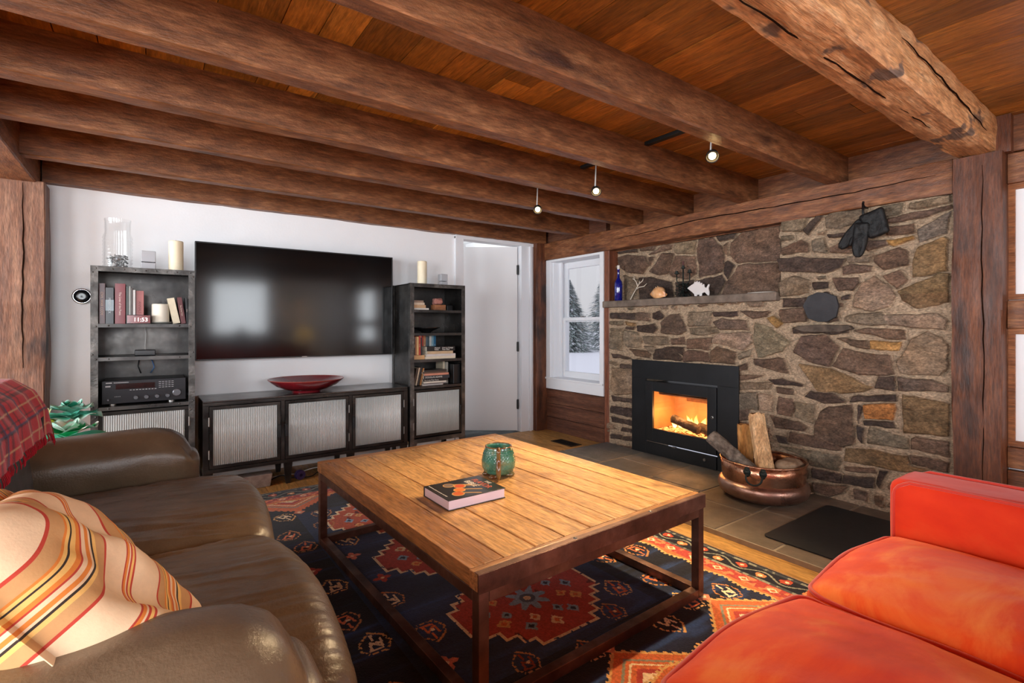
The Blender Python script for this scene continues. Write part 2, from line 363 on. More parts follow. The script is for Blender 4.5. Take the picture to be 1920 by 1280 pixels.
# ---- stone wall : height field of laid stones
STONES = """1d 3375,1912 3151,1888 3146,1850 3381,1864
1b 3098,1896 2927,1901 2961,1842 3110,1855
1b 3381,1825 3267,1836 3052,1797 3017,1711 3086,1643 3267,1668 3362,1725
1b 3017,1807 2851,1882 2766,1866 2777,1828 2916,1818
1g 2730,1874 2532,1873 2536,1764 2730,1796
1b 3017,1784 2949,1786 3006,1700
1b 2873,1804 2745,1789 2808,1619 2916,1620 3011,1646
1b 2720,1769 2536,1739 2522,1595 2604,1559 2745,1579 2787,1618
1b 2498,1877 2370,1875 2290,1775 2264,1700 2286,1591 2498,1560 2517,1762
1d 2334,1878 2155,1875 2172,1839 2308,1834
1b 2269,1789 2239,1817 2239,1713 2282,1758
1b 2106,1876 1826,1884 1818,1629 2155,1649 2222,1712 2213,1805
1d 2239,1674 2172,1628 2239,1523 2264,1573 2264,1653
1b 2139,1632 1854,1618 1818,1535 1847,1362 2290,1383 2239,1507 2172,1565
1d 2527,1528 2290,1567 2256,1509 2325,1385 2546,1395
1g 3317,1644 3146,1592 3134,1394 3292,1401
1d 3122,1609 2961,1596 2766,1537 2745,1395 3110,1393
1d 2725,1534 2546,1546 2565,1387 2715,1385
0d 3387,1278 3067,1271 3067,1216 3387,1229
0b 3056,1275 2903,1272 2903,1196 3044,1207
0d 2887,1271 2801,1287 2754,1234 2822,1204 2881,1223
0b 2790,1182 2697,1250 2607,1257 2530,1115 2588,1081 2780,1091
0g 2520,1267 2302,1266 2319,1156 2525,1156
0d 2293,1258 2086,1265 2086,1231 2276,1222
0b 2070,1265 1837,1259 1866,1224 1977,1214
0g 3387,1200 3210,1199 3223,1162 3387,1176
0y 3198,1199 3067,1180 3079,1148 3192,1166
0d 3180,1148 3079,1143 3091,1120 3180,1129
0d 3044,1157 2854,1174 2822,1130 2865,1090 3044,1102
0g 3381,1138 3223,1129 3229,922 3374,945
0g 3204,1119 3044,1093 2987,1022 3010,958 3162,953 3210,1035
0g 2976,1058 2718,1066 2707,994 2953,996
0b 2687,1046 2559,1056 2539,1007 2677,995
0g 2511,1140 2259,1144 2242,1101 2382,1080 2501,1090
0b 2293,1179 2216,1206 2023,1200 1992,1122 2242,1128
0b 2520,1049 2293,1061 2319,966 2530,970
0t 2285,1054 2233,1097 1984,1107 1973,1038 2046,969 2183,1005 2285,1022
0e 1954,1177 1844,1141 1774,1099 1705,1044 1760,973 1932,922 1962,1023
0o 1858,1213 1816,1230 1746,1176 1795,1141
0g 2976,973 2854,981 2822,938 2865,901
0b 3138,940 2887,927 2909,873 3067,883
0d 2844,955 2657,978 2568,882 2597,863 2865,866
0d 2647,975 2554,982 2568,906 2617,938
0b 2559,932 2520,958 2337,941 2319,871 2559,861
0b 2302,958 2250,992 2101,951 2110,867 2311,863
0g 2086,937 1977,986 1984,927 2070,900
0d 3374,893 3162,869 3102,845 3348,851
0d 3247,799 3044,784 3044,752 3254,761
0t 3361,754 3044,748 3044,548 3310,500 3361,552
0d 3374,484 3044,484 3050,447 3348,439
0d 3368,388 3044,393 3056,310 3374,320
0d 3374,282 3044,284 3050,242 3361,236
0b 2086,854 2007,874 2007,825 2086,816
0b 1962,913 1746,924 1712,822 1858,847 1954,869
0b 2078,779 1887,794 1962,766 2086,744
0t 2086,726 1830,749 1858,703 2086,673
0g 2086,643 1932,670 1932,543 2086,522
0t 1917,661 1823,664 1830,542 1917,545
0g 1759,1899 1584,1889 1628,1802 1759,1815
0d 1515,1887 1491,1866 1584,1768 1619,1807
0g 1484,1858 1449,1891 1240,1881 1256,1812 1390,1778 1472,1804
0g 1177,1878 1062,1876 1067,1815 1146,1812
0g 1023,1872 838,1882 836,1840 986,1829 1028,1843
0b 1131,1803 838,1824 834,1809 958,1773 1131,1773
0u 990,1709 843,1791 860,1666 990,1637
0g 1762,1777 1681,1779 1681,1755 1762,1752
0t 1527,1766 1466,1790 1484,1753
0d 1466,1754 1328,1743 1367,1723 1460,1733
0b 1762,1703 1628,1740 1584,1714 1577,1653 1755,1653
0g 1558,1731 1484,1733 1466,1633 1552,1656
0b 1454,1670 1379,1693 1305,1676 1311,1614 1449,1637
0b 1272,1678 1136,1666 1141,1636 1235,1617
0b 1136,1750 1000,1748 1004,1694 1131,1695
0o 1136,1666 1014,1678 1004,1659 1106,1632 1131,1644
0y 986,1610 869,1645 851,1626 856,1460 1009,1433 1014,1532
0d 1776,1627 1648,1623 1361,1585 1384,1533 1460,1504 1776,1536
0g 1350,1593 1219,1585 1229,1543 1344,1558
0b 1379,1533 1328,1547 1219,1517 1224,1487 1379,1481
0b 1203,1577 1072,1621 1033,1587 1033,1511 1157,1493 1203,1546
0b 1157,1457 1072,1485 1033,1423 1086,1374
0t 1776,1458 1681,1500 1577,1464 1584,1377 1762,1366
0d 1558,1449 1460,1442 1460,1403 1546,1395
0b 1431,1466 1289,1455 1278,1423 1328,1376 1407,1384
0t 1316,1344 1262,1422 1208,1461 1131,1401 1091,1333 1131,1269 1208,1246 1316,1268
0y 1081,1362 986,1402 895,1452 851,1443 847,1282 986,1258 1062,1302
0d 1748,1351 1603,1344 1590,1310 1609,1287 1748,1288
0d 1384,1341 1339,1351 1339,1326 1384,1321
0b 1776,1268 1596,1283 1593,1182 1742,1176 1779,1233
0d 1681,1141 1437,1158 1350,1155 1344,1110 1460,1103 1681,1103
0g 1361,1212 1305,1230 1162,1239 1121,1160 1235,1155 1361,1180
0t 1157,1221 895,1222 860,1182 873,1132 1116,1154
0b 1311,1123 1235,1136 1047,1125 1047,1078 1141,1076
0b 1413,1077 1245,1062 1235,1013 1333,1028
0o 1229,1056 1067,1060 1086,1012 1229,1013
0b 1681,969 1635,1080 1460,1096 1396,1020 1454,887 1584,913
0r 1431,889 1379,1007 1203,980 1121,981 1106,862 1289,845
0t 1086,935 1023,1078 940,1120 877,1081 849,1037 860,915 895,879 1062,871
0y 1648,895 1449,875 1316,821 1219,767 1256,745 1402,720 1521,724
0d 1203,769 1177,850 1101,851 1096,768
0r 1086,846 922,848 856,820 856,787 1081,769
0d 1846,769 1762,783 1616,755 1622,744 1811,743
0b 1804,723 1688,720 1681,686 1797,681
0d 1609,681 1571,719 1449,715 1364,682 1367,669 1484,645
0d 1339,676 1316,713 1086,745 1086,706
0b 1790,653 1681,652 1668,585 1701,525 1790,533
0g 1658,634 1540,628 1552,500 1668,523
0b 1546,481 1515,585 1460,625 1328,655 1311,506 1316,411 1367,379 1546,414
0d 1294,659 1267,650 1289,541
0O 1262,664 1096,690 1086,662 1111,587 1251,578
0d 1262,564 1106,576 1091,542 1256,534
0y 1059,748 847,721 851,543 1057,525
0b 1839,514 1648,494 1590,476 1609,446 1811,433
0d 1797,379 1721,371 1711,332 1776,333
0b 1701,424 1521,421 1379,388 1384,355 1533,339 1704,347
0g 1776,312 1648,309 1402,320 1384,285 1407,222 1571,211 1596,259
0d 1294,530 1256,517 1272,421 1294,448
0g 1229,528 1042,500 1033,431 1131,430 1245,426
0b 1023,497 1004,512 847,512 847,424 1023,433
0y 1361,373 1235,391 1042,388 1033,343 931,329 1057,291 1367,288
0b 1028,397 847,396 851,339 926,339 1019,352
0b 1367,250 1203,275 1198,246 1361,232
0d 1558,193 1390,206 1384,144 1558,133
0d 1373,204 1203,220 1203,159 1379,145
0d 1182,268 1136,278 1177,166 1193,186
0b 1558,100 1344,135 1379,75 1449,43 1546,56
0b 1316,123 1235,132 1251,66 1305,63
0b 1203,116 1157,123 1162,55 1203,67
0d 3235,205 3044,209 3044,172 3235,172
0d 3361,117 3223,137 3235,87 3361,79
0d 3210,125 3044,136 3044,100 3210,87
0d 3361,21 3056,43 3056,15 3348,-5
0b 2086,421 2015,432 2023,372 2086,338
0b 2086,519 1992,547 2007,456 2086,436
0g 1939,291 1858,292 1858,220 1932,219
0d 2086,323 1969,314 1977,247 2086,233"""
STC = {'d': (70, 57, 50), 'b': (101, 80, 66), 'g': (118, 102, 84), 't': (134, 112, 92), 'y': (120, 94, 66), 'o': (150, 112, 66), 'O': (152, 98, 54), 'e': (116, 103, 82), 'u': (112, 100, 90), 'r': (104, 84, 70)}
polys = []
for l in STONES.strip().split('\n'):
    h, *p = l.split(); polys.append((int(h[0]), h[1], np.array([tuple(int(v)/1000 for v in q.split(',')) for q in p])))
def sdf(poly, Y, Z):
    """signed distance, positive inside"""
    n = len(poly); d = np.full(Y.shape, 1e9); ins = np.zeros(Y.shape, bool)
    for i in range(n):
        a = poly[i]; b = poly[(i+1) % n]; e = b-a; wx = Y-a[0]; wy = Z-a[1]
        t = np.clip((wx*e[0]+wy*e[1])/max(e@e, 1e-9), 0, 1); d = np.minimum(d, np.hypot(wx-e[0]*t, wy-e[1]*t))
        c = ((a[1] > Z) != (b[1] > Z)) & (Y < (b[0]-a[0])*(Z-a[1])/((b[1]-a[1]) if abs(b[1]-a[1]) > 1e-9 else 1e-9)+a[0]); ins ^= c
    return np.where(ins, d, -d)
def stone_field(y0, y1, z0, z1, rec, res, seed, fill=True):
    ys = np.arange(y0, y1+res/2, res); zs = np.arange(z0, z1+res/2, res); Y, Z = np.meshgrid(ys, zs, indexing='ij')
    rs = np.random.RandomState(seed)
    jy = (fbm(Y*14, Z*14, 5)-.45)*.022; jz = (fbm(Y*14, Z*14, 9)-.45)*.022
    D = np.full(Y.shape, -1.); Hh = np.zeros(Y.shape); cc = np.zeros(Y.shape+(3,)); mort = np.array(C(164, 142, 118)[:3])
    cc[:] = mort*(.84+.32*fbm(Y*5, Z*5, 31))[..., None]
    ps = [(c, p) for r, c, p in polys if r == rec]
    occ = np.zeros(Y.shape, bool)
    def lay(cl, poly):
        nonlocal D, Hh, cc
        lo = poly.min(0)-.03; hi = poly.max(0)+.03
        i0, i1 = np.searchsorted(ys, [lo[0], hi[0]]); j0, j1 = np.searchsorted(zs, [lo[1], hi[1]])
        if i1 <= i0+1 or j1 <= j0+1: return
        S = (slice(i0, i1), slice(j0, j1)); d = sdf(poly, Y[S]+jy[S], Z[S]+jz[S])+.0045
        cen = poly.mean(0); tl = rs.uniform(-.09, .09, 2)
        hgt = .018+rs.rand()*.022; e = np.clip(d/.011, 0, 1); e = e*(2-e)
        h = e*(hgt+tl[0]*(Y[S]-cen[0])+tl[1]*(Z[S]-cen[1])+(fbm(Y[S]*12+cen[0]*50, Z[S]*20, seed+3, 4)-.5)*.034)
        base = np.array(C(*STC[cl])[:3])*(.82+.4*rs.rand()); base = base*(1+rs.uniform(-.02, .02, 3))
        tex = (.40+1.2*fbm(Y[S]*16+cen[1]*40, Z[S]*34, seed+7, 5))*(1+.35*np.clip(vn(Y[S]*55, Z[S]*120, 5)-.72, 0, 1)*3); warm = fbm(Y[S]*6+cen[0]*30, Z[S]*6, seed+17)
        col = base*tex[..., None]; col = col*(1+(warm[..., None]-.45)*np.array([.30, .08, -.22]))
        # stone colour blends into the mortar colour across its edge
        ms = np.clip((d-.0005)/.004, 0, 1)[..., None]
        up = d > D[S]; cn = cc[S]; hn = Hh[S]
        cc[S] = np.where(up[..., None] & (d > 0)[..., None], cn*(1-ms)+col*ms, cn); Hh[S] = np.where(up & (d > 0), np.maximum(h, 0.), hn)
        D[S] = np.maximum(D[S], d); occ[S] |= d > -.012
    for cl, p in ps: lay(cl, p)
    if fill:
        for k_ in range(2600):
            f = 1-k_/2600; ww = rs.uniform(.03, .05)+.12*f*rs.rand(); hh = rs.uniform(.018, .03)+.04*f*rs.rand(); cy = rs.uniform(y0, y1); cz = rs.uniform(z0, z1)
            an = rs.uniform(-.12, .12); n_ = rs.randint(5, 8); aa = np.sort((np.arange(n_)+rs.uniform(-.25, .25, n_))/n_*2*PI)
            px = np.sign(np.cos(aa))*np.abs(np.cos(aa))**.6*ww/2; pz = np.sign(np.sin(aa))*np.abs(np.sin(aa))**.6*hh/2
            poly = np.stack([cy+px*math.cos(an)-pz*math.sin(an), cz+px*math.sin(an)+pz*math.cos(an)], 1)
            i = np.clip(((poly[:, 0]-y0)/res).astype(int), 0, len(ys)-1); j = np.clip(((poly[:, 1]-z0)/res).astype(int), 0, len(zs)-1)
            i0, i1, j0, j1 = i.min(), i.max()+1, j.min(), j.max()+1
            if occ[i0:i1, j0:j1].any(): continue
            lay(rs.choice(list('dbbgt')), poly)
    Hh = Hh-.009*np.exp(-(np.abs(D+.002)/.005)**2)
    Hh = np.minimum(Hh, .031+.3*np.maximum(Hh-.031, 0)*0)+(fbm(Y*40, Z*40, 77)-.5)*.004
    return Y, Z, Hh, cc
def stone_part(name, y0, y1, z0, z1, rec, X, seed, res=.0042, keepf=None, jag=False, parent=None):
    Y, Z, Hh, cc = stone_field(y0, y1, z0, z1, rec, res, seed)
    Yv = Y.copy()
    if jag: Yv[-1, :] += (fbm(Z[-1]*14, Z[-1]*0+3, 5)-.5)*.05
    P = np.stack([X-Hh, Yv, Z], -1); keep = None
    if keepf is not None: keep = keepf((Y[:-1, :-1]+res/2), (Z[:-1, :-1]+res/2))
    return grid_mesh(name, P[::-1], cc[::-1], m_stone, keep=keep[::-1] if keep is not None else None, parent=parent)
m_stone = mat('field_stone', [(.62, .62, .62, 1), (.95, .95, .95, 1), (1.35, 1.33, 1.3, 1)], rough=.85, ns=38, det=8, sc3=(1, 1, 1.6), attr='Col', bump=.7, bns=60, bdist=.012, spec=.3, fine=((1, 1, 2.2), 75, .62, 1.4))
core = []
for b in ((3.625, 3.95, .83, 1.75, 0, 1.9), (3.625, 3.95, 1.75, 2.2, 0, 1.33), (3.625, 3.95, 2.97, 3.4, 0, 1.33), (3.625, 3.95, 2.2, 2.97, .72, 1.33), (3.745, 3.95, 1.76, 3.48, 1.33, 1.9)):
    core.append(b)
m_core = mat('mortar_core', [C(120, 104, 88), C(150, 132, 112)], rough=.9, ns=20)
for b in core: wc = struct(obj('wall_stone', MB().box(*b), m_core), 'fieldstone chimney wall with pale mortar')
hole = lambda Y, Z: ~((Y > 2.2) & (Y < 2.97) & (Z > .08) & (Z < .72))
struct(stone_part('wall_stone_face', .825, 3.41, 0, 1.345, 0, 3.615, 11, keepf=hole, parent=wc))
struct(stone_part('wall_stone_upper_face', .825, 1.775, 1.34, 1.905, 0, 3.615, 11, jag=True, parent=wc))
struct(stone_part('wall_stone_recess_face', 1.74, 3.5, 1.36, 1.915, 1, 3.735, 23, parent=wc))

# ---- timber frame (part of the building)
def bm_(name, label, *a, **k): return struct(beam(name, *a, **k), label)
for i, (yc, wd, am) in enumerate(((1.422, .085, .0025), (2.02, .085, .003), (2.575, .09, .006), (3.10, .085, .004), (3.745, .085, .003))):
    bm_('ceiling_beam', ('joist nearest the hewn timber', 'second joist from the hewn timber', 'middle rough joist', 'fourth joist from the hewn timber', 'joist nearest the white wall')[i],
        'x', -.62, 3.70, (yc, 2.165), wd, .19, m_joist, amp=am, seed=i+2, n=60)
for i, yc in enumerate((-.1, -.75, -1.4, -2.05)):
    bm_('ceiling_beam', None, 'x', -.62, 3.70, (yc, 2.165), .085, .19, m_joist, seed=i+20)
bm_('ceiling_beam', 'thick hewn spotted timber beam across the ceiling', 'x', -.9, 3.74, (.745, 2.16), .18, .20, m_timber, amp=.010, n=110, seed=31, wane=.03, seg_=3, ch=.012)
struct(obj('trim_6', MB().box(3.60, 3.75, .60, .66, 2.055, CEIL), m_post))
bm_('ceiling_beam', None, 'y', -2.6, 4.4, (-.705, 2.14), .29, .22, m_beam_y, seed=9)
bm_('ceiling_beam', 'beam along the top of the white wall', 'x', -.55, 3.6, (4.40, 2.157), .12, .18, m_joist, seed=12, amp=.008)
bm_('ceiling_beam', 'long beam above the stone wall', 'y', .83, 4.40, (3.655, 1.98), .15, .19, m_beam_y, seed=14, amp=.008, n=60)
bm_('wooden_pillar', 'big dark post right of the stone wall', 'z', 0, 2.06, (3.665, .725), .21, .20, m_post, seed=15, amp=.006)
bm_('wooden_pillar', 'weathered post at the left edge', 'z', 0, 2.04, (-.67, 4.30), .30, .2, m_postg, seed=16, amp=.006)
bm_('wooden_pillar', 'corner post between door and window', 'z', 0, 2.07, (3.545, 4.42), .17, .16, m_post, seed=17, amp=.007)
bm_('wooden_pillar', 'slim post between window and stone', 'z', 0, 1.9, (3.685, 3.435), .15, .065, wood('slim_post_wood', C(88, 46, 30), C(116, 66, 44), C(132, 82, 60), 'z'), seed=18, amp=.002)
m_chk = mat('check_shadow_gap', [C(30, 18, 12)], rough=1., spec=0.)
def check(parent_label, pts, r=.003):
    p = [o for o in COL.objects if o.get('label') == parent_label][0]; P = [Vector(q) for q in pts]; dn = []
    for i in range(len(P)-1):
        for j in range(6): t = j/6; dn.append(P[i].lerp(P[i+1], t)+Vector([.004*math.sin(i*7+j*2.1+k*2) if (P[-1]-P[0])[k]**2 < .3 else 0 for k in range(3)])*.6)
    dn.append(P[-1]); n = len(dn); obj('timber_check', MB().tube(dn, [r*math.sin(PI*(i+.4)/n)**.5 for i in range(n)], 6), m_chk, p)
check('thick hewn spotted timber beam across the ceiling', [(1.1, .765, 2.058), (1.6, .760, 2.058), (2.1, .757, 2.058), (2.6, .752, 2.058), (2.9, .748, 2.058)], .0035)
check('thick hewn spotted timber beam across the ceiling', [(2.2, .653, 2.20), (2.6, .653, 2.185), (3.0, .653, 2.16), (3.4, .653, 2.13)])
check('long beam above the stone wall', [(3.578, .9, 2.0), (3.578, 1.3, 1.99), (3.578, 1.8, 1.995), (3.578, 2.4, 2.01), (3.578, 2.9, 1.985), (3.578, 3.3, 1.98)], .004)
check('weathered post at the left edge', [(-.62, 4.197, 2.02), (-.615, 4.197, 1.6), (-.622, 4.197, 1.25), (-.616, 4.197, .9)], .004)
check('big dark post right of the stone wall', [(3.558, .70, 2.0), (3.558, .705, 1.5), (3.558, .695, 1.0), (3.558, .70, .3)])
# right-hand framed plaster panels
mb = MB(); mb.box(3.675, 3.73, .6255, .66, 0, 2.3)
for z0, z1 in ((1.14, 1.29), (.41, .52), (.0, .4), (1.9, 2.06), (2.064, 2.3)): mb.box(3.66, 3.73, -2.6, .6245, z0, z1-.003)
struct(obj('trim_2', mb, m_beam_y, bevel=.004), 'timber rails framing the white panels')
mb = MB()
for z0, z1 in ((1.29, 1.9), (.52, 1.14)):
    mb.box(3.683, 3.71, .598, .6245, z0, z1)
    mb.box(3.683, 3.71, -1.2, .598, z0, z0+.03); mb.box(3.683, 3.71, -1.2, .598, z1-.03, z1)
struct(obj('trim_3', mb, wood('panel_moulding_wood', C(110, 62, 32), C(140, 84, 46), C(158, 100, 60), 'y')), 'brown moulding round the white panels')

# ---- doorway to the hall, door leaf ajar
mb = MB()
mb.box(2.478, 2.57, 4.395, 4.425, 0, 2.055); mb.box(3.297, 3.462, 4.395, 4.425, 0, 2.055); mb.box(2.478, 3.462, 4.39, 4.425, 2.03, 2.068)
mb.box(2.56, 2.575, 4.42, 4.52, 0, 2.03); mb.box(3.295, 3.31, 4.42, 4.52, 0, 2.03); mb.box(2.56, 3.31, 4.42, 4.52, 2.03, 2.04)
mb.box(3.40, 3.43, 4.375, 4.396, 0, 2.03)
struct(obj('trim_4', mb, m_trimw, bevel=.003), 'white door casing')
dr = bpy.data.objects.new('door_1', None); COL.objects.link(dr); dr.location = (3.29, 4.455, 0); dr.rotation_euler = (0, 0, PI-math.radians(35.8)); struct(dr, 'plain white door standing ajar into the hall')
obj('door_panel', MB().box(.004, .74, -.02, .02, .012, 2.022), m_door, dr, bevel=.002)
for z in (.25, .88, 1.72):
    mb = MB().box(-.012, .012, -.012, .026, z, z+.1); mb.cyl(.007, z-.004, z+.104, 10, 0, .022)
    obj('hinge', mb, m_ink, dr, bevel=.001)
mb = MB().cyl(.008, 0, .05, 12); mb.lathe([(.001, .05), (.02, .052), (.027, .07), (.02, .088), (.001, .09)], 20)
k_ = obj('door_handle', mb, mat('dark_bronze', [C(50, 40, 34)], rough=.35, metal=1), dr, smooth=True); k_.location = (.69, .02, .98); k_.rotation_euler = (-PI/2, 0, 0)
struct(obj('wall_hall', MB().box(1.6, 3.7, 6.1, 6.2, 0, 2.4).box(3.6, 3.7, 4.52, 6.1, 0, 2.4).box(1.6, 1.7, 4.52, 6.1, 0, 2.4).box(1.6, 3.7, 4.52, 6.2, 2.3, 2.4), m_white))
bl = bpy.data.lights.new('hall_lamp', 'POINT'); bl.energy = 10; bl.shadow_soft_size = .15; o = bpy.data.objects.new('hall_lamp', bl); COL.objects.link(o); o.location = (2.7, 5.4, 1.9)

# ---- side window, double hung
wn_ = bpy.data.objects.new('window_1', None); COL.objects.link(wn_); wn_.location = (3.62, 3.9, .55); struct(wn_, 'white double-hung window beside the stone wall')
def wbox(*bs):
    mb = MB()
    for x0, x1, y0, y1, z0, z1 in bs: mb.box(x0-3.62, x1-3.62, y0-3.9, y1-3.9, z0-.55, z1-.55)
    return mb
obj('window_casing', wbox((3.60, 3.64, 4.27, 4.375, .585, 1.885), (3.60, 3.64, 3.47, 3.52, .585, 1.885), (3.60, 3.64, 3.52, 4.27, 1.86, 1.885)), m_trimw, wn_, bevel=.003)
obj('window_sill', wbox((3.585, 3.86, 3.47, 4.385, .57, .59), (3.60, 3.64, 3.47, 4.385, .465, .57)), m_trimw, wn_, bevel=.003)
obj('window_frame', wbox((3.64, 3.87, 4.255, 4.28, .59, 1.9), (3.64, 3.87, 3.5, 3.525, .59, 1.9), (3.64, 3.87, 3.525, 4.255, 1.86, 1.9), (3.72, 3.74, 4.22, 4.255, .59, 1.86), (3.72, 3.74, 3.525, 3.56, .59, 1.86)), m_trimw, wn_)
lo_ = obj('lower_sash', wbox((3.745, 3.775, 4.19, 4.255, .59, 1.25), (3.745, 3.775, 3.525, 3.59, .59, 1.25), (3.745, 3.775, 3.59, 4.19, .59, .66), (3.745, 3.775, 3.59, 4.19, 1.215, 1.25)), m_trimw, wn_, bevel=.004)
up_ = obj('upper_sash', wbox((3.785, 3.815, 4.19, 4.255, 1.2, 1.86), (3.785, 3.815, 3.525, 3.59, 1.2, 1.86), (3.785, 3.815, 3.59, 4.19, 1.79, 1.86), (3.785, 3.815, 3.59, 4.19, 1.2, 1.235)), m_trimw, wn_, bevel=.004)
m_pane = pane_glass('window_glass')
obj('pane', wbox((3.758, 3.762, 3.585, 4.195, .655, 1.22)), m_pane, lo_); obj('pane', wbox((3.798, 3.802, 3.585, 4.195, 1.23, 1.795)), m_pane, up_)
obj('sash_lock', wbox((3.74, 3.77, 3.88, 3.94, 1.25, 1.262)), m_rivet, lo_, bevel=.003)
# windows behind the viewer
def simple_window(n, cx, cy, ax, w2, z0, z1, label):
    r = bpy.data.objects.new('window_%d' % n, None); COL.objects.link(r); r.location = (cx, cy, z0); struct(r, label)
    H = z1-z0; mb = MB(); ms = MB()
    def bb(m_, a0, a1, d0, d1, b0, b1): m_.box(a0, a1, d0, d1, b0, b1) if ax == 'y' else m_.box(d0, d1, a0, a1, b0, b1)
    for d0, d1 in ((-.03, .13),):
        bb(mb, -w2-.09, -w2, d0, d1, -.1, H+.09); bb(mb, w2, w2+.09, d0, d1, -.1, H+.09); bb(mb, -w2, w2, d0, d1, H, H+.09); bb(mb, -w2, w2, d0, d1, -.1, 0)
    for a, b in ((-w2, -w2+.05), (w2-.05, w2)): bb(ms, a, b, .03, .07, 0, H)
    for a, b in ((0, .05), (H-.05, H), (H/2-.02, H/2+.02)): bb(ms, -w2+.05, w2-.05, .03, .07, a, b)
    obj('window_frame', mb, m_trimw, r); obj('sash', ms, m_trimw, r)
simple_window(2, 1.45, -2.7, 'y', .46, 1.03, 2.01, 'white window in the wall behind the viewer')
simple_window(3, -1.1, -2.7, 'y', .75, .85, 2.05, 'wide white window behind the viewer')
simple_window(4, 3.7, -1.75, 'x', .45, .87, 2.03, 'white window in the right wall behind the viewer')

# ---- hearth slabs
mb = MB(); ys = [.3, .78, 1.28, 1.60, 2.02, 2.45, 2.95, 3.44]; rs = np.random.RandomState(4)
for i, (a, b) in enumerate(zip(ys[:-1], ys[1:])):
    cuts = [2.54] + ([2.93, 3.28] if i % 2 else [3.05]) + [3.66]
    for x0, x1 in zip(cuts[:-1], cuts[1:]):
        t = rs.uniform(.8, 1.15); mb.box(x0+.007, x1-.007, a+.007, b-.007, -.01, .03+rs.uniform(-.001, .001), tuple(v*t for v in C(*((112, 99, 86) if i < 4 else (100, 99, 99)))[:3])+(1,))
m_hearth = mat('hearth_slate', [(.75, .74, .72, 1), (1, 1, 1, 1), (1.3, 1.28, 1.25, 1)], attr='Col', rough=.55, ns=6, det=9, bump=.3, bns=16, rr=.15)
hs = struct(obj('floor_hearth', mb, m_hearth, bevel=.004), 'slate hearth slabs in front of the fireplace')
struct(obj('floor_hearth_bed', MB().box(2.537, 3.66, .3, 3.43, -.01, .026), mat('hearth_joint', [C(140, 127, 110), C(162, 148, 130)], rough=.9, ns=14)))

# ---- outside : snow and spruces
gx, gy = np.meshgrid(np.linspace(4, 120, 60), np.linspace(-40, 120, 60), indexing='ij')
P = np.stack([gx, gy, -.62+fbm(gx*.12, gy*.12, 4)*.5], -1); struct(grid_mesh('ground_snow', P, None, mat('snow', [C(236, 236, 242)], rough=.8)), 'snow covered ground outside')
def spruce(x, y, h, seed, label):
    rs = np.random.RandomState(seed); t = thing('spruce_tree', label, 'tree', (x, y, -.45), 0, None)
    obj('trunk', MB().cyl(.09, 0, h*.95, 10, r1=.01), mat('spruce_bark%d' % seed, [C(90, 84, 80)], rough=.9), t)
    mb = MB()
    for i in range(3200):
        q = rs.rand()**.75; z = .25+(h-.3)*q; R = (1-q)**.85*h*.47*(.8+.3*rs.rand())+.05; a = rs.rand()*2*PI; L = R
        for s_ in range(3):
            rr_ = L*(.35+.65*(s_+rs.rand())/3); zz = z-rr_*.32+.02; c = rs.rand()
            col = C(150, 163, 160) if c < .45 else (C(170, 180, 180) if c < .7 else C(226, 228, 234))  # needle greens greyed and paled to put haze into the colour; white is snow
            aa = a+rs.uniform(-.15, .15); px, py = rr_*math.cos(aa), rr_*math.sin(aa); u = .10+.10*rs.rand(); w_ = .04+.05*rs.rand()
            ca, sa = math.cos(aa), math.sin(aa)
            mb.add([(px-ca*u-sa*w_, py-sa*u+ca*w_, zz+.04), (px-ca*u+sa*w_, py-sa*u-ca*w_, zz+.04), (px+ca*u, py+sa*u, zz-.07)], [(0, 1, 2)], col)
    obj('foliage', mb, mat('hazed_snowy_needles%d' % seed, [(.95, .95, .95, 1), (1.05, 1.05, 1.05, 1)], attr='Col', rough=.9), t, fixn=False)
spruce(20.3, 22.4, 4.4, 3, 'snow-dusted spruce seen at the left of the window view')
spruce(24.6, 23.2, 5.6, 5, 'taller snow-dusted spruce seen at the right of the window view')

